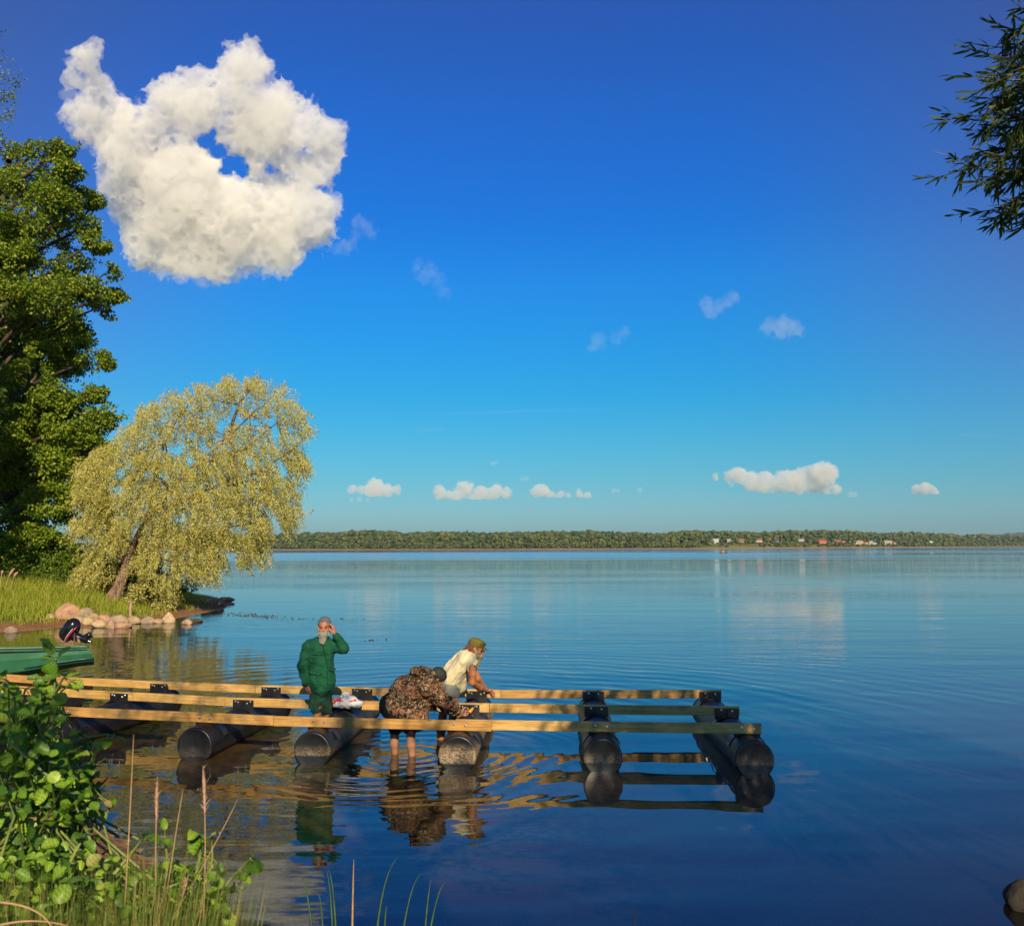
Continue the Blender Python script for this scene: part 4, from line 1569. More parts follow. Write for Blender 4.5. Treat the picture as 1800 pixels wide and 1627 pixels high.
def alder(label, twigs, seed, base=None, leaf=0.062, per=9, fill=None):
    """twigs: list of polylines (px, py, depth)"""
    r = np.random.default_rng(seed)
    base = np.asarray(base, float)
    root = empty("alder_shrub", base, label, "shrub", "round leaved shrubs on the near bank")
    T = MB()
    C, X, N = [], [], []
    for tw in twigs:
        pts = [at_y(x, y, d) for x, y, d in tw]
        pts = [base + (pts[0] - base) * 0.0] + pts if len(tw) < 4 else pts
        P = np.array(pts)
        # resample
        seg = np.linalg.norm(np.diff(P, axis=0), axis=1)
        s = np.concatenate([[0], np.cumsum(seg)])
        m = max(6, int(s[-1] / 0.05))
        q = np.linspace(0, s[-1], m)
        R_ = np.stack([np.interp(q, s, P[:, k]) for k in range(3)], -1)
        for _ in range(2):
            R_[1:-1] = (R_[:-2] + R_[1:-1] * 2 + R_[2:]) / 4
        T.tube(R_, np.linspace(0.009, 0.0025, m), 6)
        side = 1
        st = int(m * 0.25)
        for i in range(st, m):
            k = 2 if i < m - 2 else 3
            for _ in range(k + 1):
                side = -side
                tg = norm(R_[min(i + 1, m - 1)] - R_[max(i - 1, 0)])
                lat = norm(np.cross(tg, [0, 0.3, 1]) * side + r.normal(0, 0.45, 3))
                dirn = norm(tg * 0.45 + lat + [0, -0.25, -0.15])
                c = R_[i] + dirn * 0.018 + r.normal(0, 0.006, 3)
                C.append(c); X.append(dirn + [0, 0, -0.2]); N.append(norm([r.normal(0, 0.45), -0.45 + r.normal(0, 0.3), 0.9]))
                T.tube([R_[i], c + dirn * 0.004], [0.0016, 0.0012], 4)
    if fill:
        for (x, y, d, rx, ry, cnt) in fill:
            for q in range(int(cnt * 1.75)):
                a, k = r.uniform(0, 2 * PI), math.sqrt(r.random())
                c = at_y(x + rx * k * math.cos(a), y + ry * k * math.sin(a), d + r.uniform(-0.25, 0.35))
                C.append(c); X.append(rnd_dirs(r, 1)[0] * [1, 0.6, 0.6] + [0, -0.1, -0.1]); N.append(norm([r.normal(0, 0.5), -0.35 + r.normal(0, 0.4), 0.8]))
                if q % 5 == 0:
                    T.tube([c, c + [r.normal(0, 0.05), 0.05, -0.14], c + [r.normal(0, .1), 0.1, -0.32]], [0.002, 0.003, 0.004], 5)
    C, X, N = map(np.array, (C, X, N))
    L = leaf * 0.66 * r.uniform(0.45, 1.02, len(C))
    V, Fq = place_leaves(C, X, N, L, r, warp=True)
    print("alder leaves", len(C))
    T.build("stem", alder_stem, root, smooth=True)
    o = mk("foliage", V, Fq, alder_mat, root, smooth=True)
    at = o.data.attributes.new('vein', 'FLOAT', 'POINT')
    at.data.foreach_set('value', np.tile(AL_A, len(C)).astype(np.float32))


alder_stem = simple("green_stem", (0.16, 0.20, 0.05), 0.6, 0.3, 60)
dL = 2.35
alder("large round leaved shrub filling the lower left corner, its top reaching over the boat",
      [[(-30, 1500, dL), (10, 1380, dL), (30, 1280, dL), (12, 1195, dL)],
       [(40, 1500, dL), (60, 1400, dL - .1), (70, 1290, dL), (75, 1215, dL), (70, 1200, dL)],
       [(60, 1480, dL), (75, 1380, dL), (95, 1240, dL), (98, 1160, dL)],
       [(50, 1500, dL), (70, 1330, dL), (78, 1230, dL), (112, 1190, dL)],
       [(20, 1480, dL + .2), (70, 1360, dL + .1), (110, 1305, dL), (150, 1290, dL), (190, 1290, dL)],
       [(40, 1520, dL + .1), (90, 1400, dL), (140, 1350, dL), (165, 1345, dL)],
       [(60, 1560, dL), (120, 1470, dL), (150, 1400, dL), (172, 1400, dL)],
       [(0, 1400, dL + .2), (20, 1320, dL + .2), (30, 1240, dL + .2), (45, 1210, dL + .2)]],
      301, base=[-1.75, 2.25, gz(-1.75, 2.25)],
      fill=[(30, 1440, dL, 60, 75, 95), (90, 1430, dL, 60, 60, 95), (30, 1330, dL, 45, 60, 55), (90, 1350, dL, 45, 50, 60), (135, 1395, dL, 40, 35, 45), (30, 1270, dL + .1, 36, 40, 22), (90, 1260, dL + .1, 24, 40, 14), (60, 1240, dL, 20, 25, 10), (130, 1370, dL + .2, 36, 40, 24), (20, 1220, dL, 20, 20, 8)])
alder("darker round leaved shrub behind the grass stems at the bottom left",
      [[(120, 1640, 2.0), (180, 1560, 2.05), (230, 1500, 2.1), (250, 1475, 2.1)],
       [(60, 1640, 2.0), (100, 1560, 2.0), (130, 1500, 2.1), (150, 1465, 2.1)],
       [(160, 1640, 2.1), (230, 1590, 2.1), (290, 1560, 2.2), (330, 1545, 2.2)]],
      302, base=[-1.25, 1.95, gz(-1.25, 1.95)], leaf=0.055,
      fill=[(60, 1550, 2.1, 80, 60, 110), (150, 1560, 2.1, 70, 50, 80), (60, 1600, 2.0, 90, 40, 70), (190, 1600, 2.1, 80, 35, 55), (240, 1560, 2.2, 40, 35, 22), (90, 1500, 2.2, 50, 30, 50)])
alder("small round leaved shrub with upright sprigs at the water's edge, nearest the reeds",
      [[(300, 1640, 2.6), (340, 1560, 2.6), (360, 1500, 2.6), (352, 1470, 2.6)],
       [(300, 1640, 2.6), (350, 1580, 2.6), (385, 1520, 2.6), (372, 1470, 2.6)],
       [(330, 1640, 2.6), (380, 1570, 2.6), (420, 1530, 2.6), (440, 1508, 2.6)],
       [(320, 1640, 2.6), (370, 1590, 2.6), (400, 1560, 2.6), (412, 1560, 2.6)],
       [(250, 1640, 2.6), (290, 1560, 2.6), (300, 1500, 2.6), (290, 1470, 2.6)]],
      303, base=[-1.0, 2.5, gz(-1.0, 2.5)], leaf=0.062,
      fill=[(340, 1570, 2.6, 45, 50, 45), (290, 1560, 2.6, 40, 50, 30), (380, 1600, 2.6, 35, 25, 14)])


def fore_grass():
    r = np.random.default_rng(17)
    n = 11000
    x = r.uniform(-1.75, -0.35, n)
    y = np.where(r.random(n) < 0.65, r.uniform(1.6, 2.1, n), r.uniform(2.3, 3.4, n))
    x = x * np.where(y < 2.3, y / 2.2, 1)
    z = ground_h(x, y)[0]
    px = 900 + x / y * F
    lim = np.interp(px, [-50, 150, 300, 420, 540, 700], [1.4, 1.25, 1.0, 0.7, 0.15, 0.0])
    keep = (r.random(n) < lim) & (px < np.where(y > 2.3, 250, 380))
    x, y, z, px = x[keep], y[keep], z[keep], px[keep]
    # height limited so tips stay under the line seen in the photograph
    tipy = np.interp(px, [-50, 150, 300, 420, 540], [1480, 1455, 1440, 1500, 1590]) + r.uniform(0, 150, len(x)) * r.random(len(x))
    zt = 2.6 - (tipy - 960) / F * y
    h = np.clip(zt - z, 0.12, 1.35)
    V, Fq = blades(r, np.stack([x, y, z - 0.02], -1), h, 0.0045, 0.06)
    mk("grass", V, Fq, fore_grass_mat, kind='stuff', label="tangled green grass under the shrubs on the near bank", cat="grass")
    # dry stalks with seed heads
    ST = [(215, 1627, 235, 1290, 1.9, "tallest pale dry stalk rising in front of the left pontoons", 0),
          (275, 1627, 277, 1365, 2.0, "dry stalk with a thick brown seed head left of the middle pontoons' reflection", 1),
          (280, 1620, 322, 1385, 2.0, "dry orange stalk leaning right below the dock", 0),
          (355, 1627, 357, 1345, 2.1, "upright dry stalk with a seed head, closest to the open water", 1),
          (270, 1627, 420, 1400, 2.1, "dry stalk leaning far right over the water", 0),
          (300, 1627, 330, 1545, 2.0, "short dry stalk with a nodding brown head near the bottom edge", 1),
          (0, 1545, 90, 1627, 1.5, "long dry blade lying across the lower left corner", 0),
          (0, 1585, 120, 1627, 1.5, "lowest dry blade across the lower left corner", 0),
          (276, 1390, 272, 1290, 2.1, "", -1)]
    for (x0, y0, x1, y1, d, lab, hd) in ST:
        if hd < 0:
            continue
        a, b_ = at_y(x0, y0 + 40, d), at_y(x1, y1, d)
        t = np.linspace(0, 1, 12)[:, None]
        mid = (a + b_) / 2 + [r.normal(0, 0.012), 0.01, 0.01]
        p = a * (1 - t) ** 2 + 2 * mid * t * (1 - t) + b_ * t * t
        root = empty("grass_stalk", a, lab, "grass stalk", "dry grass stalks on the near bank")
        S = MB(); S.tube(p, np.linspace(0.0020, 0.0009, 12), 6)
        S.build("stem", straw_mat, root, smooth=True)
        if hd:
            q = p[8:]
            Hd = MB(); Hd.tube(q, [0.0015, 0.0036, 0.0040, 0.0015], 7)
            for k in range(26):
                u = r.uniform(0, 2.9)
                i = int(u)
                c = q[i] * (1 - (u - i)) + q[i + 1] * (u - i)
                e = c + [r.normal(0, 0.006), r.normal(0, 0.006), 0.012]
                Hd.tube([c, e], [0.0012, 0.0004], 4)
            Hd.build("seed_head", seed_mat, root, smooth=True)


fore_grass()
reed_mat = simple("reed_green", (0.05, 0.11, 0.05), 0.5, 0.3, 30)


def reeds():
    G = [("reed clump left of the pair at the bottom edge, blades leaning left", [(578, 1640, 528, 1535, 560, 1580), (595, 1640, 575, 1532, 592, 1590), (600, 1640, 578, 1528, 600, 1580), (582, 1640, 560, 1570, 575, 1600)]),
         ("single straw coloured reed with a yellow tip between the two clumps", [(618, 1640, 622, 1510, 620, 1570)]),
         ("reed clump right of the straw reed, blades arching right", [(680, 1640, 740, 1535, 695, 1570), (705, 1640, 782, 1550, 750, 1575), (672, 1640, 680, 1592, 673, 1600), (725, 1640, 758, 1545, 745, 1590), (660, 1640, 700, 1505, 640, 1560)]),
         ("lone bent pale reed at the bottom edge near the middle", [(1102, 1640, 1120, 1592, 1108, 1605)])]
    for gi, (lab, bl) in enumerate(G):
        d = 2.9
        a0 = at_y(bl[0][0], 1700, d)
        a0[2] = gz(a0[0], a0[1])
        root = empty("reed_clump", a0, lab, "reed", "reeds at the bottom edge")
        for (x0, y0, x1, y1, mx_, my_) in bl:
            a, b_, mid = at_y(x0, y0 + 60, d), at_y(x1, y1, d), at_y(mx_, my_, d)
            a[2] = min(a[2], gz(a[0], a[1]) + 0.05)
            t = np.linspace(0, 1, 14)[:, None]
            p = a * (1 - t) ** 2 + 2 * mid * t * (1 - t) + b_ * t * t
            w = 0.0115 * np.clip(1.15 - t[:, 0] ** 2, 0.05, 1)
            s = np.array([0.9, 0.4, 0.0])
            Vv = np.vstack([p - s * w[:, None] * .5, p + [0, -0.002, 0.001], p + s * w[:, None] * .5, p + [0, 0.001, 0]])
            Fc = []
            for i in range(13):
                for k in range(4):
                    Fc.append((k * 14 + i, k * 14 + i + 1, ((k + 1) % 4) * 14 + i + 1, ((k + 1) % 4) * 14 + i))
            mk("blade", Vv, Fc, straw_mat if gi in (1, 3) else reed_mat, root, smooth=True)


reeds()


def right_willow():
    """the tree right of the camera: twigs hang into the top right corner, its crown shades the end of the dock"""
    r = np.random.default_rng(88)
    base = np.array([6.6, 2.0, gz(6.6, 2.0)])
    root = empty("willow_tree", base, "narrow leaved tree whose dark twigs hang into the upper right corner", "tree")
    T = MB()
    T.tube([base - [0, 0, 0.3], base + [-0.1, 0.1, 2.0], base + [-0.5, 0.5, 4.2], base + [-1.2, 1.2, 6.5], base + [-1.4, 2.2, 8.5]], [0.32, 0.26, 0.2, 0.13, 0.05], 10)
    C, X, N, Ls = [], [], [], []

    def spray(pts, dens=46, sub=True, L0=0.10):
        P = np.array(pts)
        seg = np.linalg.norm(np.diff(P, axis=0), axis=1)
        s = np.concatenate([[0], np.cumsum(seg)])
        m = max(5, int(s[-1] / 0.03))
        q = np.linspace(0, s[-1], m)
        R_ = np.stack([np.interp(q, s, P[:, k]) for k in range(3)], -1)
        for _ in range(3):
            R_[1:-1] = (R_[:-2] + R_[1:-1] * 2 + R_[2:]) / 4
        T.tube(R_[::2], np.linspace(0.006, 0.0015, len(R_[::2])), 5, cap=False)
        nl = int(s[-1] * dens)
        for _ in range(nl):
            u = r.random() ** 0.85 * (m - 1.01)
            i = int(u)
            c = R_[i]
            tg = norm(R_[min(i + 2, m - 1)] - R_[max(i - 1, 0)])
            d = norm(tg * 0.9 + r.normal(0, 0.42, 3) + [0, 0, -0.25])
            C.append(c); X.append(d); N.append(r.normal(0, 1, 3)); Ls.append(L0 * r.uniform(0.6, 1.25))
        C.append(R_[-1]); X.append(norm(R_[-1] - R_[-3])); N.append(r.normal(0, 1, 3)); Ls.append(L0)
    d = 5.6
    # visible twigs (px, py): from the right edge inward
    TW = [[(1830, 20), (1800, 40), (1780, 15)], [(1840, 40), (1795, 70), (1745, 55)], [(1850, 60), (1780, 100), (1705, 85)], [(1850, 90), (1770, 120), (1700, 100)],
          [(1850, 110), (1790, 135), (1725, 110)], [(1850, 130), (1760, 150), (1675, 150)], [(1850, 170), (1770, 180), (1700, 185)], [(1850, 190), (1780, 205), (1730, 190)],
          [(1850, 230), (1770, 225), (1700, 215), (1640, 232)], [(1850, 250), (1760, 235), (1690, 225), (1655, 208)], [(1850, 270), (1780, 250), (1710, 240)],
          [(1850, 290), (1760, 280), (1690, 290)], [(1850, 270), (1770, 295), (1690, 310), (1640, 328), (1625, 325)], [(1850, 310), (1760, 320), (1700, 300), (1665, 290)],
          [(1850, 240), (1800, 290), (1770, 330)], [(1850, 340), (1800, 350), (1775, 320)], [(1850, 370), (1780, 380), (1720, 385), (1680, 388)], [(1850, 350), (1790, 375), (1740, 400)],
          [(1850, 150), (1800, 180), (1745, 165)], [(1850, 210), (1790, 240), (1740, 255)], [(1850, 60), (1810, 90), (1780, 120)], [(1850, 300), (1780, 310), (1730, 335)], [(1850, 380), (1800, 400), (1770, 395)],
          [(1850, 80), (1800, 150), (1760, 200)], [(1850, 160), (1800, 230), (1765, 270)], [(1860, 200), (1800, 320), (1790, 380)], [(1850, 100), (1790, 170), (1720, 205)], [(1850, 250), (1800, 270), (1750, 300)]]
    for tw in TW:
        dd = d + r.uniform(-0.35, 0.35)
        pts = [at_y(x + r.normal(0, 3), y - 14 + r.normal(0, 3), dd) for x, y in tw]
        spray(pts, 44)
        e = np.array(pts)
        for q in range(3):
            k = r.uniform(0.2, 1.0)
            st = e[0] * (1 - k) + e[1] * k
            spray([st, st + (e[-1] - e[0]) * 0.22 + r.normal(0, 0.05, 3), st + (e[-1] - e[0]) * 0.36 + [r.normal(0, .04), 0, -0.10]], 46)
    # bough that carries them
    T.tube([base + [-0.8, 0.7, 5.0], [5.0, 4.2, 6.4], [4.2, 5.2, 6.1], [3.75, 5.6, 5.6]], [0.10, 0.06, 0.04, 0.02], 7)
    for y in (20, 120, 200, 280, 360):
        limb(T, [4.2, 5.2, 6.1], at_y(1850, y, d), 0.02, 0.006, r, 0.05, 5, 5)
    # dense boughs above the frame that shade the outer end of the dock
    for q in range(430):
        d3 = rnd_dirs(r, 1)[0] * r.random() ** 0.4
        c = np.array([4.05, 2.35, 5.65]) + d3 * [1.45, 1.15, 0.65]
        e = c + [r.normal(0, .15), r.normal(0, .15), -0.3]
        if min((c[2] - 2.6) / c[1], (e[2] - 2.6) / e[1]) < 0.72:
            continue
        spray([c, (c + e) / 2 + [0, 0, 0.05], e], 40, L0=0.17)
    T.tube([base + [-0.8, 0.8, 5.2], [5.2, 2.6, 6.2], [4.0, 2.3, 5.9], [3.0, 2.2, 5.7]], [0.08, 0.05, 0.03, 0.01], 7)
    # rest of the crown, outside the picture
    for q in range(3600):
        a = r.uniform(0, 2 * PI)
        z = r.uniform(2.9, 8.0)
        R = 2.7 * math.sin(PI * (z - 2.0) / 8.0) ** 0.6 * r.random() ** 0.4
        c = np.array([5.4 + math.cos(a) * R, 3.6 + math.sin(a) * R, z])
        if c[1] > 0.3 and c[0] / c[1] < 0.66 and (c[2] - 2.6) / c[1] < 0.68:
            continue
        if fbm(c * 0.9, 2) < -0.16:
            continue
        e = c + norm([c[0] - 5.4, c[1] - 3.6, 0]) * 0.25 + [0, 0, -0.4]
        if e[1] > 0.3 and e[0] / e[1] < 0.66 and (e[2] - 2.6) / e[1] < 0.68:
            continue
        spray([c, (c + e) / 2 + [0, 0, 0.08], e], 34, L0=0.17)
    C, X, N, Ls = map(np.array, (C, X, N, Ls))
    print("right willow leaves", len(C))
    # slender curved leaf
    t = np.linspace(0, 1, 6)
    w = 0.075 * np.sin(PI * t ** 0.8) ** 0.8
    lv = np.vstack([np.stack([t, -w, -0.16 * t * t + 0.35 * w], -1), np.stack([t, w * 0, -0.16 * t * t], -1), np.stack([t, w, -0.16 * t * t + 0.35 * w], -1)])
    lf = []
    for i in range(5):
        lf += [(i, i + 1, i + 7, i + 6), (i + 6, i + 7, i + 13, i + 12)]
    V, Fq = place_leaves(C, X, N, Ls, r, lv, np.array(lf))
    T.build("trunk", bark_dark, root, smooth=True)
    mk("crown", V, Fq, narrow_mat, root)


narrow_mat = leafmat("narrow_leaf", [(0.0, (0.03, 0.06, 0.012)), (0.8, (0.07, 0.11, 0.02)), (0.97, (0.16, 0.18, 0.03)), (1.0, (0.40, 0.34, 0.05))], trans=0.25)
right_willow()


def overhead_tree():
    """the big tree the photographer stands under: out of the picture, its broken canopy dapples dock and shrubs"""
    r = np.random.default_rng(99)
    base = np.array([2.2, -5.0, gz(2.2, -5.0)])
    root = empty("canopy_tree", base, "tree behind the camera whose canopy throws broken shade on the dock", "tree")
    T = MB()
    T.tube([base - [0, 0, .3], base + [0.1, 0.2, 3], base + [-0.3, 1.0, 6], base + [-.6, 1.6, 8]], [0.35, 0.28, 0.2, 0.1], 10)
    pads = []
    for (cx_, cy_, cz_, cr_) in ((-.50, 2.45, 6.75, .24), (-.62, 2.6, 6.5, .2), (-1.0, 1.2, 5.9, .3), (0.45, 0.8, 6.2, .3)):
        pads.append((np.array([cx_, cy_, cz_]), cr_, cr_, cr_ * .6))
    q = 0
    while q < 95:
        c = np.array([r.uniform(-4.6, 4.2), r.uniform(-7.5, 3.6), r.uniform(5.4, 8.6)])
        if c[1] > 0 and (c[2] - 3.2) / (c[1] + 0.7) < 0.74:
            continue
        if -1.4 < c[0] < 1.1 and -8 < c[1] < -2.5 and r.random() < 0.8:
            q += 1
            continue
        rr = r.uniform(0.28, 0.62)
        pads.append((c, rr, rr, rr * 0.5))
        if r.random() < 0.5:
            limb(T, base + [-.3, 1.0, 5.5], c, 0.04, 0.008, r, 0.05, 6, 5)
        q += 1
    T.build("trunk", bark_dark, root, smooth=True)
    V, Fq = pads_to_leaves(r, pads, 420, 0.09, seed=5.0, shell=0.2, gap=-0.2)
    mk("crown", V, Fq, bush_leaf, root)


overhead_tree()
# ================================================================== the floating dock frame
BACK = [(-40, 1180.5), (128, 1192), (300, 1200), (500, 1205.5), (680, 1208.5), (880, 1212.5), (1268, 1213)]
MID = [(-40, 1200), (83, 1208.6), (233, 1217), (400, 1226.0), (480, 1229.0), (672, 1232.5), (860, 1236), (1300, 1242)]
FRONT = [(-130, 1229), (97, 1241.5), (333, 1253), (480, 1258.5), (690, 1264), (863, 1268), (1340, 1274)]
ZT = 0.50


def on_line(L, px):
    return at_z(px, np.interp(px, [p[0] for p in L], [p[1] for p in L]), ZT)


def wood(name, seed):
    m = M(name)
    v = m.coord('Object', scale=(0.55, 9, 9))
    g = m.noise(5.0, 6, v, 0.6, 0.6)
    v2 = m.coord('Object')
    pb = m.noise(1.1, 3, v2)
    c = m.ramp(g, [(0.30, (0.38, 0.235, 0.075)), (0.52, (0.62, 0.42, 0.15)), (0.75, (0.76, 0.55, 0.24))])
    c = m.mix(0.6, c, m.ramp(pb, [(0.32, (0.58, 0.52, 0.36)), (0.5, (0.9, 0.85, 0.75)), (0.68, (1.05, 1.0, 0.95))]), 'MULTIPLY')
    # knots
    kv = m.coord('Object', scale=(1.0, 5, 5))
    vo = m.n('ShaderNodeTexVoronoi')
    vo.inputs['Scale'].default_value = 1.7
    vo.inputs['Randomness'].default_value = 1.0
    m.l(kv, vo.inputs['Vector'])
    k = m.ramp(vo.outputs['Distance'], [(0.035, (0.22, 0.09, 0.03)), (0.075, (1, 1, 1))])
    c = m.mix(0.9, c, k, 'MULTIPLY')
    oi = m.n('ShaderNodeObjectInfo')
    c = m.mix(1.0, c, m.ramp(oi.outputs['Random'], [(0.0, (0.80, 0.64, 0.50)), (0.5, (0.92, 0.84, 0.74)), (1.0, (1.0, 0.97, 0.92))]), 'MULTIPLY')
    gs = m.noise(2.3, 5, m.coord('World'), 0.65)
    c = m.mix(m.ramp(gs, [(0.50, (0, 0, 0)), (0.66, (0.6, 0.6, 0.6))]), c, (0.20, 0.15, 0.08))
    m.col(c).set(0.62, 0.3)
    m.bump(g, 0.002)
    return m.m


wood_m = wood("pine_timber", 1)
steel = simple("zinc_bolt", (0.72, 0.74, 0.76), 0.3, 0.1, 40, metal=0.9)
plate_m = simple("black_bracket_plastic", (0.012, 0.012, 0.014), 0.38, 0.3, 12)


def pipe_mat(name, stain, z0, z1):
    m = M(name)
    w = m.coord('World')
    z = m.n('ShaderNodeSeparateXYZ')
    m.l(w, z.inputs[0])
    n1 = m.noise(9, 6, w, 0.7)
    n2 = m.noise(48, 5, m.coord('World', scale=(0.8, 0.8, 1.3)), 0.7)
    a = m.math('ADD', z.outputs['Z'], m.math('MULTIPLY', m.math('SUBTRACT', n1, 0.5), 0.16))
    lo = m.n('ShaderNodeMapRange', interpolation_type='SMOOTHSTEP'); lo.inputs[1].default_value = z0 - 0.012; lo.inputs[2].default_value = z0 + 0.012
    m.l(m.math('ADD', z.outputs['Z'], m.math('MULTIPLY', m.math('SUBTRACT', n1, 0.5), 0.03)), lo.inputs[0])
    hi = m.n('ShaderNodeMapRange', interpolation_type='SMOOTHSTEP'); hi.inputs[1].default_value = z1 - 0.07; hi.inputs[2].default_value = z1 + 0.07
    m.l(a, hi.inputs[0])
    band = m.math('MULTIPLY', lo.outputs[0], m.math('SUBTRACT', 1.0, hi.outputs[0]))
    sp = m.ramp(n2, [(0.40, (0.08,) * 3), (0.56, (1, 1, 1))])
    f = m.math('MULTIPLY', m.math('MULTIPLY', band, sp), stain)
    dirt = m.ramp(n1, [(0.3, (0.22, 0.15, 0.08)), (0.7, (0.46, 0.34, 0.20))])
    base = m.ramp(n1, [(0.3, (0.006, 0.006, 0.008)), (0.7, (0.015, 0.0145, 0.0145))])
    m.col(m.mix(f, base, dirt))
    m.set(m.math('MULTIPLY_ADD', f, 0.5, 0.36), 0.5)
    m.bump(n2, 0.002)
    return m.m


pm_clean = pipe_mat("black_pipe", 0.15, 0.03, 0.10)
pm_some = pipe_mat("dusty_black_pipe", 0.38, 0.10, 0.19)
pm_dirty = pipe_mat("mud_stained_pipe", 1.0, 0.06, 0.24)

dock_o = on_line(MID, 640)
dock = empty("floating_dock", [dock_o[0], dock_o[1], 0], "unfinished floating dock frame of three pale timber rails on black pipe floats", "dock")


def timber(a, b, fwd=0.0, zoff=0.0, h=0.118, th=0.048, label=None):
    """a,b: points on the top front edge"""
    a, b = np.array(a), np.array(b)
    d = norm(b - a)
    side = norm(np.cross([0, 0, 1], d))       # away from the camera
    up = np.array([0, 0, 1.0])
    L = np.linalg.norm(b - a)
    R = np.stack([d, side, up], 1)
    c = (a + b) / 2 + side * (th / 2 - fwd) - up * (h / 2 - zoff)
    e = 0.004
    V, Fc = [], []
    # bevelled box
    n = 24
    prof = [(-th / 2 + e, -h / 2), (th / 2 - e, -h / 2), (th / 2, -h / 2 + e), (th / 2, h / 2 - e), (th / 2 - e, h / 2), (-th / 2 + e, h / 2), (-th / 2, h / 2 - e), (-th / 2, -h / 2 + e)]
    for i in range(n + 1):
        x = -L / 2 + L * i / n
        wy = 0.0016 * math.sin(x * 2.1 + a[0])
        wz = 0.0022 * math.sin(x * 1.3 + a[0] * 2)
        for (y, z) in prof:
            V.append(c + R @ np.array([x, y + wy, z + wz]))
    for i in range(n):
        for k in range(8):
            k2 = (k + 1) % 8
            Fc.append((i * 8 + k, (i + 1) * 8 + k, (i + 1) * 8 + k2, i * 8 + k2))
    Fc.append(tuple(range(8)))
    Fc.append(tuple(range(n * 8, n * 8 + 8))[::-1])
    return mk("beam", V, Fc, wood_m, dock, origin=c, rot=R, label=label)


def seg(L, x0, x1, **kw):
    return timber(on_line(L, x0), on_line(L, x1), **kw)


seg(BACK, -40, 128, fwd=0.05)
seg(BACK, 90, 448)
seg(BACK, 449.5, 880)
seg(BACK, 881, 1268)
seg(MID, -40, 110, fwd=0.05)
seg(MID, 60, 233)
seg(MID, 234, 395, fwd=0.0)
seg(MID, 396, 672)
seg(MID, 673, 860)
seg(MID, 861, 1300)
seg(FRONT, 97, 480)
seg(FRONT, 481, 863)
seg(FRONT, 800, 1340, fwd=-0.051, zoff=0.003)

PR = 0.226
PZ = 0.155
FPX = [-95, 112, 360, 560, 808, 1057, 1316]
MPX = [-15, 210, 428, 603, 823, 1048, 1277]
BPX = [109, 280, 477, 637, 838, 1043, 1248]
PM = [pm_clean, pm_clean, pm_clean, pm_some, pm_dirty, pm_some, pm_some]


def hole_line(L, px):
    return on_line(L, px)


def bracket(p, d, side, ax, nb, front=False, back_of_beam=False):
    """p: top front edge of the beam above the float; d along the beam; side away from camera; ax axis of the float"""
    up = np.array([0, 0, 1.0])
    off = (0.058 if back_of_beam else -0.007)
    R = np.stack([d, side, up], 1)
    W = 0.155
    mb = MB()
    mb.box(p + side * off - up * 0.108, (2 * W, 0.010, 0.176), R)
    s = 1 if back_of_beam else -1
    # gusset
    q = p + side * (off + s * 0.005)
    g = [q - up * 0.03, q - up * 0.19, q - up * 0.19 + side * s * 0.10, q - up * 0.165 + side * s * 0.10]
    V = [x + d * t for t in (-0.004, 0.004) for x in g]
    mb.add(V, [(0, 1, 2, 3), (7, 6, 5, 4), (0, 4, 5, 1), (1, 5, 6, 2), (2, 6, 7, 3), (3, 7, 4, 0)])
    # saddle over the pipe
    lat = norm(np.cross(ax, up))
    c0 = np.array([p[0], p[1], PZ]) + side * (off + s * 0.055)
    prof = []
    for j, y in enumerate((-0.06, 0.06)):
        for rr in (PR + 0.004, PR + 0.014):
            for a in np.linspace(math.radians(18), math.radians(162), 19):
                prof.append(c0 + ax * y + lat * math.cos(a) * rr + up * math.sin(a) * rr)
    n = 19
    Fc = []
    for i in range(n - 1):
        Fc += [(n + i, n + i + 1, 3 * n + i + 1, 3 * n + i), (i, 2 * n + i, 2 * n + i + 1, i + 1), (i, i + 1, n + i + 1, n + i), (2 * n + i, 3 * n + i, 3 * n + i + 1, 2 * n + i + 1)]
    Fc += [(0, n, 3 * n, 2 * n), (n - 1, 3 * n - 1, 4 * n - 1, 2 * n - 1)]
    mb.add(prof, Fc)
    b = mb.build("bracket", plate_m, dock)
    xs = [-0.115, -0.075, 0.062, 0.112] if nb == 4 else [-0.07, 0.07]
    for i, x in enumerate(xs):
        m2 = MB()
        o = p + d * x - up * (0.052 + 0.012 * ((i * 7) % 3 - 1)) + side * (-0.012 if not back_of_beam else -0.001)
        m2.lathe(o, -side, [(0.0, 0.013), (0.004, 0.013), (0.0045, 0.009), (0.011, 0.0085), (0.014, 0.005)], 8)
        m2.build("bolt", steel, b, smooth=False)


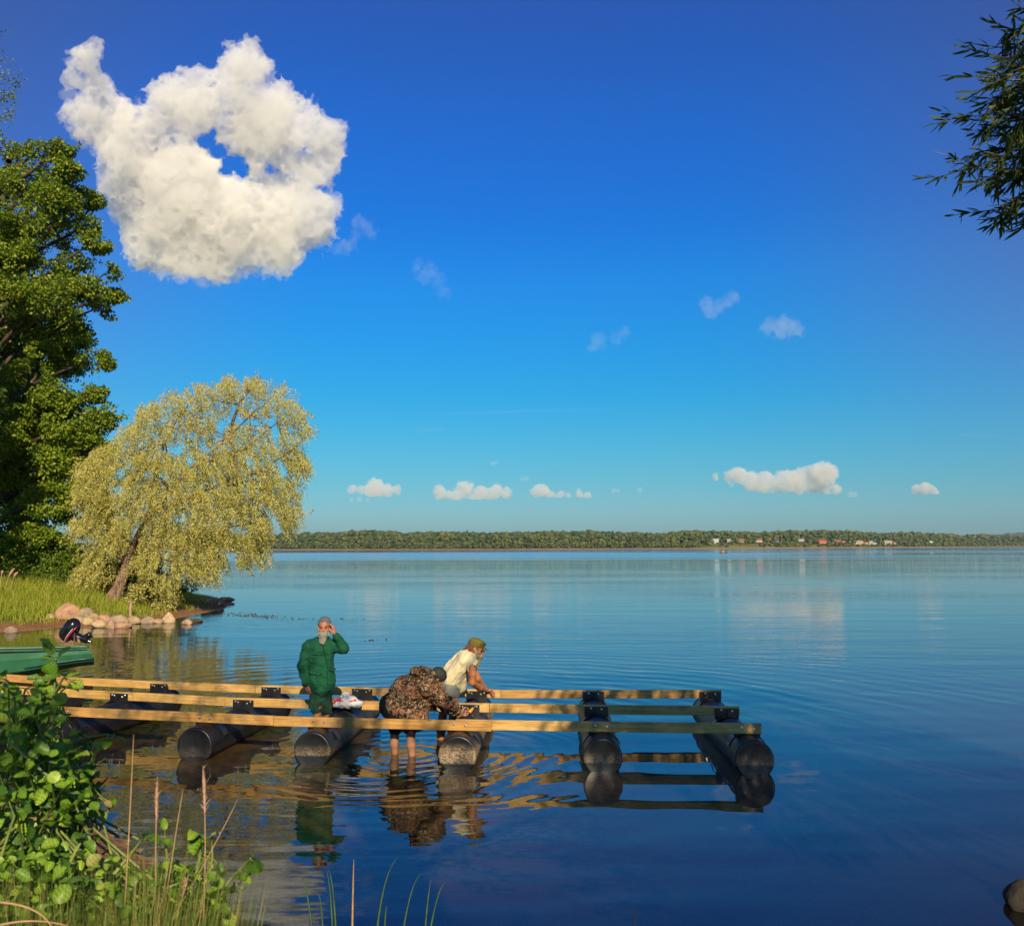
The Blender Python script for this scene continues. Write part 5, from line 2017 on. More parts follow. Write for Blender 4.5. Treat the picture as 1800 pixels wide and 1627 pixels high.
for i in range(7):
    pf = on_line(FRONT, FPX[i])
    pb = on_line(BACK, BPX[i])
    pmid = on_line(MID, MPX[i])
    ax = norm([pb[0] - pf[0], pb[1] - pf[1], 0])
    a = np.array([pf[0], pf[1], PZ]) - ax * 0.27
    Ln = np.linalg.norm((pb - pf)[:2]) + 0.27 + 0.30
    prof = []
    m = int(Ln / 0.0125)
    rib = 0.0055 if i in (1, 2, 0) else 0.0022
    for j in range(m + 1):
        t = 0.05 + (Ln - 0.10) * j / m
        prof.append((t, PR - rib + rib * (1 if j % 4 in (0, 1) else -0.6)))
    mb = MB()
    mb.lathe(a, ax, [(0.05, PR - 0.03)] + prof + [(Ln - 0.05, PR - 0.03)], 48)
    po = mb.build("pontoon", PM[i], dock, smooth=True)
    for e in (0, 1):
        cap = MB()
        o = a if e == 0 else a + ax * Ln
        dr = ax if e == 0 else -ax
        cap.lathe(o, dr, [(0.012, 0.0004), (0.010, PR * 0.5), (0.004, PR * 0.84), (0.0, PR * 0.90), (0.002, PR * 0.955), (0.012, PR * 0.99), (0.03, PR + 0.003), (0.056, PR + 0.003), (0.058, PR - 0.01)], 48)
        cap.build("end_cap", PM[i], po, smooth=True)
    for L, pxs, nb, bk in ((BACK, BPX, 4 if i < 5 else 2, False), (MID, MPX, 4 if i < 5 else 2, False), (FRONT, FPX, 2, True)):
        p = on_line(L, pxs[i])
        q = on_line(L, pxs[i] + 30)
        d = norm([q[0] - p[0], q[1] - p[1], 0])
        side = norm(np.cross([0, 0, 1], d))
        pp = p.copy()
        if bk and i >= 5:
            pp = p + side * 0.055
        bracket(pp, d, side, ax, nb, back_of_beam=bk)

# ================================================================== things lying on the dock
def make_bag():
    c = at_y(609, 1243, 12.25)
    f = Field()
    f.ell(c + [0, 0, 0.09], (0.13, 0.10, 0.085), k=0.04)
    f.ell(c + [-0.10, -0.02, 0.05], (0.09, 0.08, 0.05), k=0.04)
    f.ell(c + [0.12, 0.0, 0.05], (0.10, 0.09, 0.055), k=0.04)
    f.ell(c + [-0.01, 0.0, 0.17], (0.05, 0.04, 0.035), k=0.05)
    m = M("white_plastic_film")
    n = m.noise(11, 3, m.coord('World'), 0.5)
    red = m.ramp(m.noise(9, 1, m.coord('World', scale=(1, 1, 1.8)), 0.4), [(0.58, (0.52, 0.53, 0.55)), (0.60, (0.55, 0.02, 0.02))])
    m.col(red).set(0.35, 0.5)
    m.bump(m.noise(38, 4, m.coord('World'), 0.6, 1.5), 0.012)
    root = empty("plastic_bag", c, "crumpled white plastic bag with red print resting on the third float", "bag")
    f.build("film", 0.008, m.m, root, disp=lambda P: fbm(P * 14, 3), amp=0.03)
    a = on_line(MID, 579) + [0, 0.022, 0.010]
    b = on_line(MID, 592) + [0, 0.026, 0.010]
    mb = MB()
    mb.lathe(a, b - a, [(0.0, 0.008), (0.005, 0.011), (0.10, 0.011), (0.103, 0.007), (0.118, 0.004)], 12)
    mb.build("marker_pen", simple("red_plastic", (0.55, 0.02, 0.02), 0.35, 0.1), origin=a, label="short red marker pen lying on the middle timber beside the white bag", cat="pen", smooth=True)


make_bag()


# ================================================================== green boat with its motor
def make_boat():
    D0 = 18.2
    sx = D0 / F
    hull = simple("green_boat_paint", (0.035, 0.17, 0.085), 0.38, 0.22, 3.0, 0.002)
    m = M("worn_green_paint")
    w = m.coord('World')
    n1, n2 = m.noise(2.2, 5, w, 0.6), m.noise(28, 5, w, 0.7)
    c = m.ramp(n1, [(0.35, (0.016, 0.095, 0.042)), (0.7, (0.032, 0.145, 0.075))])
    c = m.mix(m.ramp(n2, [(0.66, (0, 0, 0)), (0.72, (0.7, 0.7, 0.7))]), c, (0.30, 0.36, 0.26))
    m.col(c).set(0.5, 0.3)
    m.bump(n2, 0.0015)
    hull = m.m
    dark = simple("gunwale_shade_green", (0.015, 0.06, 0.04), 0.6, 0.3, 5)  # shade tone for the strip under the gunwale lip
    st = at_z(166, 1181, 0)
    st[1] = D0
    st[0] = (173 - 900) / F * D0
    root = empty("motor_boat", [st[0] - 1.6, D0 + 0.7, 0], "old green boat at the left edge with scuffed paint, its stern towards the willow", "boat")
    ax = norm([-0.906, -0.423, 0])
    side = np.array([ax[1], -ax[0], 0])  # +y, away from the camera
    if side[1] < 0:
        side = -side
    # stations: distance from stern, half width top, z top, half width chine, z chine, z keel
    stn = [(0.0, .60, .600, .56, .345, .30), (0.25, .63, .605, .60, .325, .24), (0.7, .66, .61, .62, .28, .15), (1.2, .69, .62, .63, .21, .07), (1.8, .70, .64, .62, .15, .0), (2.4, .67, .67, .57, .14, -.04), (3.0, .56, .72, .44, .18, -.04),
           (3.5, .36, .79, .26, .28, .03), (3.9, .10, .86, .07, .48, .22)]
    cl = np.array([st[0], D0, 0]) + side * 0.60
    outer, inner = [], []
    for (s, wt, zt, wc, zc, zk) in stn:
        o = cl + ax * s
        rake = max(0.0, 1 - s / 0.3)
        def pt(w_, z_):
            return o + side * w_ + np.array([0, 0, z_ - 0.105 * (w_ / 0.6 + 1) * min(1, max(0, z_ / 0.3))]) - ax * rake * (-0.10 + 0.14 * math.sin(min(1, max(0, (zt - z_) / 0.3)) * PI / 2))
        zm = (zt + zc) / 2
        outer.append([pt(-wt, zt), pt(-(wt + wc) / 2 - .03, zm), pt(-wc, zc), pt(-wc + .015, zc - .02), pt(-wc * .5, (zc + zk) / 2 - .03), pt(0, zk), pt(wc * .5, (zc + zk) / 2 - .03), pt(wc, zc), pt((wt + wc) / 2 + .03, zm), pt(wt, zt)])
        t = 0.03
        inner.append([pt(-wt + t, zt), pt(-wc + t, zc + t), pt(-wc * .5, (zc + zk) / 2 + t), pt(0, zk + t + .03), pt(wc * .5, (zc + zk) / 2 + t), pt(wc - t, zc + t), pt(wt - t, zt)])
    V, Fc = [], []
    no, ni = 10, 7
    for r_ in outer:
        V += r_
    base = len(V)
    for r_ in inner:
        V += r_
    n = len(stn)
    for i in range(n - 1):
        for k in range(no - 1):
            Fc.append((i * no + k, (i + 1) * no + k, (i + 1) * no + k + 1, i * no + k + 1))
        for k in range(ni - 1):
            a_ = base + i * ni + k
            Fc.append((a_, a_ + 1, a_ + ni + 1, a_ + ni))
        Fc.append((i * no, base + i * ni, base + (i + 1) * ni, (i + 1) * no))
        Fc.append((i * no + no - 1, (i + 1) * no + no - 1, base + (i + 1) * ni + ni - 1, base + i * ni + ni - 1))
    Fc.append(tuple(range(no)))
    Fc.append(tuple(base + k for k in range(ni))[::-1])
    Fc.append(tuple((n - 1) * no + k for k in range(no))[::-1])
    mk("hull", V, Fc, hull, root, smooth=False)
    # rolled gunwale with the shade beneath its lip modelled as a dark strip
    for sgn, k in ((-1, 0), (1, no - 1)):
        P = np.array([r_[k] for r_ in outer])
        g = MB()
        g.tube(P + side * sgn * 0.012 + [0, 0, 0.012], 0.020, 8)
        gw = g.build("gunwale", simple("gunwale_green", (0.06, 0.17, 0.10), 0.4, 0.2), root, smooth=True)
        g = MB()
        g.tube(P[:-1] + side * sgn * 0.016 + [0, 0, -0.04], [0.012, 0.02, 0.026, 0.03, 0.034, 0.034, 0.03, 0.02], 6)
        g.build("gunwale_shade", dark, root, smooth=True)
    # spray rail along the near chine
    P = np.array([outer[i][2] for i in range(4)])
    P2 = P + [0, 0, 0.04] - side * 0.035
    g = MB()
    g.tube(P2, [0.018, 0.020, 0.020, 0.008], 6)
    g.build("spray_rail", simple("rail_dark", (0.02, 0.06, 0.06), 0.4, 0.2), root, smooth=True)
    for s in (0.9, 2.0):
        g = MB()
        g.box(cl + ax * s + [0, 0, 0.50], (0.28, 1.22, 0.03), np.stack([ax, side, [0, 0, 1]], 1))
        g.build("bench", simple("bench_wood", (0.30, 0.18, 0.08), 0.7), root)
    g = MB()
    g.box(cl + ax * 0.10 + [0, 0, 0.42], (0.045, 0.98, 0.18), np.stack([ax, side, [0, 0, 1]], 1))
    g.build("transom", hull, root)
    # --------------- outboard, tilted up over the stern
    def P(x, y, d=0.0):
        return at_y(x, y, D0 + 0.55 + d)
    mo = empty("outboard_motor", P(140, 1132), "black outboard motor with red and white stripe tilted up on the green boat's stern", "motor")
    blk = simple("gloss_black", (0.008, 0.008, 0.010), 0.15, 0.2, 5)
    red = simple("stripe_red", (0.50, 0.02, 0.03), 0.25, 0.1)
    wht = simple("stripe_white", (0.75, 0.75, 0.78), 0.3, 0.1)
    c = P(124, 1107)
    ang = math.radians(-36)
    R = rotmat((0, 1, 0), -ang)
    f = Field()
    f.ell(c, (0.165, 0.15, 0.25), R, k=0.05)
    f.ell(c + R @ np.array([-0.03, 0, 0.08]), (0.14, 0.14, 0.17), R, k=0.05)
    f.ell(c + R @ np.array([-0.02, 0, -0.12]), (0.15, 0.13, 0.12), R, k=0.05)
    cw = f.build("cowl", 0.012, blk, mo)
    for (lx, ry, rz, tr, mt, nm) in ((0.092, 0.132, 0.215, 0.011, red, "red_stripe"), (0.064, 0.146, 0.238, 0.0055, wht, "white_stripe")):
        a = np.linspace(0, 2 * PI, 33)
        q = [c + R @ np.array([lx, ry * math.sin(t), rz * math.cos(t) - 0.02]) for t in a]
        g = MB(); g.tube(q, tr, 6, cap=False)
        g.build(nm, mt, cw, smooth=True)
    f = Field()
    f.cone(P(132, 1118), P(150, 1124), 0.10, 0.06, k=0.04)
    f.cone(P(147, 1122), P(156, 1116), 0.055, 0.05, k=0.03)
    f.cone(P(150, 1126), P(160, 1128), 0.05, 0.02, k=0.02)
    f.ell(P(153, 1121), (0.07, 0.02, 0.10), k=0.02)
    f.build("leg", 0.01, blk, mo)
    g = MB()
    h = P(156, 1114)
    g.lathe(h - [0.03, 0, 0], [1, 0, 0.35], [(0, 0.02), (0.03, 0.035), (0.09, 0.02), (0.11, 0.006)], 12)
    for k in range(3):
        a = k * 2 * PI / 3 + 0.4
        r1 = np.array([0.25, math.cos(a), math.sin(a)]) * 0.03
        e1 = h + np.array([0.02, math.cos(a) * 0.10, math.sin(a) * 0.10])
        e2 = h + np.array([0.07, math.cos(a + 0.7) * 0.085, math.sin(a + 0.7) * 0.085])
        q = [h + [0, 0, 0], e1, e2, h + [0.05, 0, 0.0]]
        V = [x for x in q] + [x + [0.012, 0, 0] for x in q]
        g.add(V, [(0, 1, 2, 3), (7, 6, 5, 4), (0, 4, 5, 1), (1, 5, 6, 2), (2, 6, 7, 3), (3, 7, 4, 0)])
    g.build("propeller", simple("prop_metal", (0.06, 0.06, 0.065), 0.25, 0.2, metal=0.6), mo, smooth=False)
    g = MB(); g.tube([P(131, 1112, -0.2), P(131, 1128, -0.2), P(128, 1134, -0.15)], [0.015, 0.018, 0.018], 6)
    g.tube([P(136, 1120, -0.1), P(140, 1130, -0.1)], 0.03, 6)
    g.build("clamp", simple("clamp_brown", (0.20, 0.11, 0.07), 0.5), mo, smooth=True)


make_boat()


# ================================================================== rocks
def ray_ground(px, py):
    d = dirpx(px, py)
    for t in np.arange(3, 90, 0.05):
        p = CP + d * t
        if p[2] <= max(0.0, gz(p[0], p[1])):
            return p
    return CP + d * 90


def rock(x0, x1, y0, y1, label, seed, colr=(0.42, 0.24, 0.15), pt=0.0, group="boulders on the far bank", ybase=None, dd=0.0, name="rock", tilt=0.0, depthk=0.8):
    r = np.random.default_rng(seed)
    cx = (x0 + x1) / 2
    p = ray_ground(cx, ybase or y1)
    D = p[1] + dd
    w = (x1 - x0) / F * D
    h = (y1 - y0) / F * D
    c = at_y(cx, y1, D)
    V, Fq = ICO4
    P = V.copy()
    n = fbm(P * 1.1 + seed * 3.3, 3)
    n2 = fbm(P * 4 + seed * 1.7, 3)
    P = P * (1 + 0.26 * n + 0.05 * n2)[:, None]
    # facets
    for _ in range(5):
        d = rnd_dirs(r, 1)[0]
        k = P @ d - r.uniform(0.70, 0.88)
        P = P - np.outer(np.maximum(k, 0) * 0.75, d)
    P[:, 2] = np.where(P[:, 2] < -0.35, -0.35 + (P[:, 2] + 0.35) * 0.3, P[:, 2])
    if pt:
        P[:, 0] *= 1 - pt * np.clip(P[:, 2], 0, 1)
        P[:, 1] *= 1 - pt * np.clip(P[:, 2], 0, 1)
    mn, mx = P.min(0), P.max(0)
    P[:, 0] = (P[:, 0] - (mn[0] + mx[0]) / 2) / (mx[0] - mn[0]) * w
    P[:, 2] = (P[:, 2] + 0.35) / (mx[2] + 0.35) * h * 1.02
    P[:, 1] = P[:, 1] / (mx[1] - mn[1]) * w * depthk
    if tilt:
        P = P @ rotmat((0, 1, 0), tilt).T
    m = M("stone")
    wc = m.coord('World')
    n1 = m.noise(5, 6, wc, 0.65)
    m.col(m.ramp(n1, [(0.3, tuple(v * 0.55 for v in colr)), (0.55, colr), (0.8, tuple(min(1, v * 1.35) for v in colr))])).set(0.9, 0.1)
    m.bump(n1, 0.04)
    mk(name, P + c, Fq, m.m, smooth=True, origin=c, label=label, cat="rock", group=group)


ICO4 = icos(4)
R_ = [(101, 139, 1061, 1087, "largest rounded boulder, reddish, on the grass edge above the outboard motor", 0.0),
      (139, 162, 1069, 1087, "second largest boulder, grey, between the largest boulder and the willow trunk", 0.0),
      (128, 147, 1083, 1094, "half buried boulder directly behind the outboard motor cowl", 0.0),
      (145, 163, 1085, 1097, "flat ochre stone right of the motor cowl, below the grey boulder", 0.0),
      (157, 174, 1079, 1092, "roundish stone at the foot of the willow trunk", 0.2),
      (172, 196, 1080, 1093, "pale smooth boulder directly under the willow trunk", 0.0),
      (195, 225, 1081, 1095, "long smooth boulder under the willow's leaning side root", 0.0),
      (222, 246, 1084, 1095, "low dome shaped stone right of the long smooth boulder", 0.15),
      (162, 190, 1090, 1102, "flat stone at the waterline below the pale smooth boulder", 0.0),
      (188, 201, 1091, 1104, "small square stone at the waterline", 0.1),
      (199, 229, 1094, 1103, "slanting slab at the waterline below the long boulder", 0.0),
      (248, 272, 1084, 1095, "shaded flat stone right of the dome stone", 0.2),
      (270, 286, 1088, 1095, "small low stone touching the pointed rock", 0.0),
      (285, 307, 1077, 1094, "pointed triangular rock standing at the water's edge", 0.65),
      (320, 337, 1089, 1097, "small yellowish stone alone in the water right of the pointed rock", 0.1),
      (333, 354, 1088, 1093, "thin dark flat stone in the water beside the small yellowish one", 0.0),
      (9, 29, 1101, 1112, "stone at the waterline near the left picture edge behind the boat", 0.0),
      (82, 95, 1079, 1087, "pale stone lying in the grass left of the largest boulder", 0.0),
      (352, 372, 1048, 1060, "rock at the root of the stony point under the willow", 0.0),
      (366, 392, 1051, 1062, "long low rock in the middle of the stony point", 0.0),
      (386, 410, 1050, 1056, "outermost flat rock at the tip of the stony point", 0.0)]
for i, (x0, x1, y0, y1, lab, pt) in enumerate(R_):
    cc = [(0.40, 0.23, 0.14), (0.32, 0.24, 0.16), (0.40, 0.28, 0.17), (0.46, 0.33, 0.19), (0.42, 0.27, 0.17)][i % 5]
    ex = (x1 - x0) * 0.08
    x0, x1 = x0 - ex, x1 + ex
    y0 -= 1
    if i == 15:
        cc = (0.08, 0.06, 0.045)
    rock(x0, x1, y0, y1, lab, 100 + i, cc, pt, depthk=0.7)
rock(1766, 1840, 1549, 1594, "dark wet rock breaking the water at the lower right edge", 140, (0.045, 0.040, 0.030), 0.45, group=None, depthk=0.9)


def make_root():
    r = np.random.default_rng(5)
    # driftwood twig and bent dead stub by the boulders
    a, b = ray_ground(147, 1072), None
    f = MB()
    D = a[1]
    f.tube([at_y(144, 1070, D), at_y(149, 1064, D), at_y(153, 1055, D), at_y(155, 1050, D)], [0.12, 0.10, 0.05, 0.02], 7)
    f.build("tree_stump", bark_dark, origin=a, label="small dead bent stump between the largest boulder and the willow", cat="stump", smooth=True)
    a = ray_ground(229, 1084)
    f = MB()
    f.tube([a - [0, 0, 0.3], a + [0, 0, 0.35], a + [0.01, 0, 0.72]], [0.055, 0.05, 0.045], 7)
    f.build("wooden_post", bark("pale_post", (0.45, 0.30, 0.18)), origin=a, label="short pale wooden post under the willow at the water's edge", cat="post", smooth=True)


make_root()


def floating_weed():
    r = np.random.default_rng(8)
    V, Fc = [], []
    n = 0
    for q in range(230):
        u = r.random()
        if u < 0.7:
            px = r.normal(450, 32)
            py = 1079 + 0.055 * (px - 400) + r.normal(0, 2.0)
        elif u < 0.9:
            px = r.uniform(480, 645)
            py = 1087 + r.normal(0, 0.7)
        else:
            px = r.uniform(640, 680)
            py = 1125 + r.normal(0, 0.8)
        p = at_z(px, py, 0.006)
        s = r.uniform(0.006, 0.022)
        a = r.uniform(0, PI)
        for k in range(6):
            V.append(p + [math.cos(a) * s * math.cos(k) * 1.8 - math.sin(a) * s * math.sin(k), s * math.sin(k) * .8, 0.0 + 0.008 * r.random()])
        V.append(p + [0, 0, 0.02]); V.append(p - [0, 0, 0.01])
        for k in range(6):
            Fc.append((n + k, n + (k + 1) % 6, n + 6)); Fc.append((n + (k + 1) % 6, n + k, n + 7))
        n += 8
    mk("floating_weed", V, Fc, simple("weed_bits", (0.06, 0.055, 0.03), 0.7), kind='stuff', label="dark specks of floating weed on the open water beyond the green jacket", cat="water weed")


floating_weed()


def far_rowboat():
    c = at_z(1271.5, 972.2, 0)
    D = c[1]
    s = D / F
    f = Field()
    f.cone(c + [-4.6 * s, 0, 0.12], c + [4.6 * s, 0, 0.12], 0.26, 0.26, k=0.05)
    f.cone(c + [4.6 * s, 0, 0.12], c + [6.6 * s, 0, 0.35], 0.24, 0.12, k=0.1)
    f.cone(c + [-4.6 * s, 0, 0.12], c + [-6.0 * s, 0, 0.2], 0.24, 0.15, k=0.1)
    root = empty("rowing_boat", c, "tiny dark rowing boat far out on the lake below the village", "boat")
    f.build("hull", 0.06, simple("dark_hull", (0.03, 0.025, 0.02), 0.5), root)
    g = MB(); g.tube([c + [-0.3, -0.2, 0.45], c + [-1.3, -0.9, 0.1]], 0.025, 5); g.build("oar", straw_mat, root)
    b = Field()
    o = c + [-0.1, 0, 0.35]
    b.cone(o, o + [0.05, 0, 0.45], 0.16, 0.20, k=0.06).ball(o + [0.1, 0, 0.82], 0.12, k=0.05).cone(o + [0.05, -0.1, 0.42], o + [-0.25, -0.3, 0.15], 0.06, 0.05, k=0.04).cone(o, o + [0.5, -0.08, 0.0], 0.09, 0.07, k=0.05).cone(o + [0.05, 0.1, 0.42], o + [0.4, 0.3, 0.15], 0.06, 0.05, k=0.04)
    pr = empty("person", o, "tiny distant person in orange seated in the dark rowing boat", "person")
    b.build("body", 0.045, simple("orange_coat", (0.75, 0.25, 0.08), 0.8), pr)


far_rowboat()
# ================================================================== the three men
def skin_mat(name, base, red=0.25):
    m = M(name)
    w = m.coord('World')
    n1 = m.noise(14, 4, w)
    m.col(m.ramp(n1, [(0.35, tuple(v * 0.8 for v in base)), (0.65, base), (0.85, (base[0] * 1.05, base[1] * 0.85, base[2] * 0.8))])).set(0.5, 0.35)
    m.b.inputs['Subsurface Weight'].default_value = 0.08
    m.b.inputs['Subsurface Radius'].default_value = (0.02, 0.008, 0.004)
    m.bump(m.noise(90, 3, w), 0.001)
    return m.m


def cloth(name, c, var=0.2, scale=60, rough=0.85, fold=0.006):
    m = M(name)
    w = m.coord('World')
    n1 = m.noise(scale, 4, w)
    n2 = m.noise(9, 4, m.coord('World', scale=(1, 1, 0.5)), 0.5, 1.0)
    m.col(m.mix(0.5, m.ramp(n1, [(0.3, tuple(v * (1 - var) for v in c)), (0.7, tuple(min(1, v * (1 + var)) for v in c))]), m.ramp(n2, [(0.3, tuple(v * 0.85 for v in c)), (0.7, c)]))).set(rough, 0.2)
    m.bump(m.mix(0.7, n1, n2), fold)
    return m.m


def camo_mat():
    m = M("camouflage_cloth")
    w = m.coord('World')
    wn_ = m.noise(14, 3, w, 0.6, 0.0, 'Color')
    ad = m.mix(0.08, w, wn_, 'ADD')
    v = m.n('ShaderNodeTexVoronoi'); v.feature = 'F1'; v.inputs['Scale'].default_value = 24
    m.l(ad, v.inputs['Vector'])
    n1 = m.noise(15, 5, w, 0.7, 2.5)
    n2 = m.noise(7, 3, w, 0.5, 1.0)
    c = m.ramp(n1, [(0.43, (0.010, 0.008, 0.007)), (0.48, (0.060, 0.038, 0.022)), (0.55, (0.17, 0.11, 0.06)), (0.62, (0.46, 0.35, 0.21)), (0.70, (0.07, 0.04, 0.02))])
    f = m.ramp(v.outputs['Distance'], [(0.10, (0.35, 0.28, 0.2)), (0.45, (1, 1, 1))])
    c = m.mix(0.8, c, f, 'MULTIPLY')
    c = m.mix(m.ramp(n2, [(0.52, (0, 0, 0)), (0.6, (0.45, 0.45, 0.45))]), c, (0.30, 0.10, 0.05))
    m.col(c).set(0.85, 0.15)
    m.bump(m.mix(0.5, n1, m.noise(9, 4, w, 0.5, 1.2)), 0.012)
    return m.m


skin_a = skin_mat("weathered_skin", (0.42, 0.15, 0.075))
skin_b = skin_mat("tanned_skin", (0.40, 0.155, 0.065))
skin_c = skin_mat("pale_leg_skin", (0.36, 0.18, 0.11))


def frame(fwd, up):
    f = norm(fwd)
    rt = norm(np.cross(f, up))
    u = np.cross(rt, f)
    return np.stack([rt, f, u], 1)


def head_prims(F_, c, R, s=1.0):
    L = lambda x, y, z: c + R @ (np.array([x, y, z]) * s)
    F_.ell(L(0, -.015, .035), np.array([.076, .098, .088]) * s, R, k=.012)
    F_.ell(L(0, .028, -.035), np.array([.060, .066, .085]) * s, R, k=.02)
    F_.ball(L(0, .045, -.085), .036 * s, k=.02)
    F_.cone(L(-.032, .080, .020), L(.032, .080, .020), .013 * s, k=.012)
    for q in (-1, 1):
        F_.ball(L(q * .036, .060, -.030), .026 * s, k=.015)
        F_.ell(L(q * .080, -.005, -.008), np.array([.010, .020, .032]) * s, R, k=.006)
        F_.ball(L(q * .031, .104, .000), .015 * s, k=.008, op='s')
    F_.cone(L(0, .088, .008), L(0, .114, -.030), .008 * s, .014 * s, k=.008)
    F_.cone(L(-.012, .098, -.036), L(.012, .098, -.036), .009 * s, k=.006)
    F_.cone(L(-.018, .090, -.062), L(.018, .090, -.062), .007 * s, k=.006)
    return L


def hand_prims(F_, w, d, pn, th, curl=(0.5, 0.6, 0.5), s=1.0, spread=0.05, thumb=(0.6, 0.7, 0.35), tcurl=0.4, fr=.0092):
    """w wrist, d towards the fingers, pn the way the palm faces, th the thumb side"""
    d = norm(d); pn = norm(pn - d * np.dot(pn, d)); th = norm(np.cross(d, pn)) * (1 if np.dot(np.cross(d, pn), th) > 0 else -1)
    R = np.stack([th, pn, d], 1)
    F_.ell(w + d * .050 * s, np.array([.041, .017, .054]) * s, R, k=.012)
    F_.ell(w + d * .030 * s + th * .022 * s + pn * .008 * s, np.array([.020, .016, .030]) * s, R, k=.012)
    lens = [(.040, .025, .020), (.045, .028, .022), (.041, .026, .021), (.032, .020, .017)]
    for i in range(4):
        o = w + d * (.088 - .006 * abs(i - 1)) * s + th * (.030 - .0205 * i) * s
        dd = norm(d + th * spread * (1.5 - i))
        a = 0.0
        for j in range(3):
            a += curl[j] * (1 + 0.08 * i)
            e = o + (dd * math.cos(a) + pn * math.sin(a)) * lens[i][j] * s
            F_.cone(o, e, (fr - .0007 * j) * s, (fr - .0007 * (j + 1)) * s, k=.004)
            o = e
    o = w + d * .028 * s + th * .032 * s + pn * .006 * s
    t1 = norm(d * thumb[0] + th * thumb[1] + pn * thumb[2])
    e = o + t1 * .040 * s
    F_.cone(o, e, .0135 * s, .0105 * s, k=.008)
    t2 = norm(t1 * math.cos(tcurl) + norm(d * .6 + pn * .7 - th * .35) * math.sin(tcurl))
    F_.cone(e, e + t2 * .032 * s, .0105 * s, .0085 * s, k=.005)


def front_pt(V, x, z, tol=0.02):
    m = (abs(V[:, 0] - x) < tol) & (abs(V[:, 2] - z) < tol)
    if not m.any():
        return None
    return V[m][:, 1].min()


def drape(name, V, quad, mat, parent, th=0.006, n=9):
    """cloth patch laid on the camera side of mesh V; quad: 4 (px,py,depth guess)"""
    P = [at_y(*q) for q in quad]
    g, Fc = [], []
    for lay in (0, 1):
        for i in range(n):
            for j in range(n):
                u, v = i / (n - 1), j / (n - 1)
                p = P[0] * (1 - u) * (1 - v) + P[1] * u * (1 - v) + P[2] * u * v + P[3] * (1 - u) * v
                y = front_pt(V, p[0], p[2])
                y = p[1] if y is None else y
                g.append([p[0], y - 0.004 - (th if lay else -0.006), p[2]])
    g = np.array(g)
    for lay in (0, 1):
        a = g[lay * n * n:(lay + 1) * n * n].reshape(n, n, 3)
        a[1:-1, 1:-1, 1] = (a[:-2, 1:-1, 1] + a[2:, 1:-1, 1] + a[1:-1, :-2, 1] + a[1:-1, 2:, 1]) / 4
    for i in range(n - 1):
        for j in range(n - 1):
            a = i * n + j
            b = n * n + a
            Fc += [(a, a + n, a + n + 1, a + 1), (b, b + 1, b + n + 1, b + n)]
    for i in range(n - 1):
        for (a, b) in ((i, i + 1), ((n - 1) * n + i, (n - 1) * n + i + 1), (i * n, (i + 1) * n), (i * n + n - 1, (i + 1) * n + n - 1)):
            Fc.append((a, b, b + n * n, a + n * n))
    return mk(name, g, Fc, mat, parent, smooth=True)


def hair_field(c, R, s=1.0, long_=0.0, cut=0.0):
    f = Field()
    L = lambda x, y, z: c + R @ (np.array([x, y, z]) * s)
    f.ell(L(0, -.020, .042), np.array([.083, .103, .093]) * s, R, k=.01)
    f.ell(L(0, -.055, -.010), np.array([.070, .060, .060]) * s, R, k=.02)
    if long_:
        f.cone(L(0, -.075, -.02), L(0, -.085, -.02 - long_), .055 * s, .035 * s, k=.03)
    f.ell(L(0, .118, -.012), np.array([.120, .085, .104]) * s, R, k=.01, op='s')
    return f, L


EYEW = simple("eye_dark", (0.05, 0.035, 0.03), 0.15, 0.1)
H = 0.0062


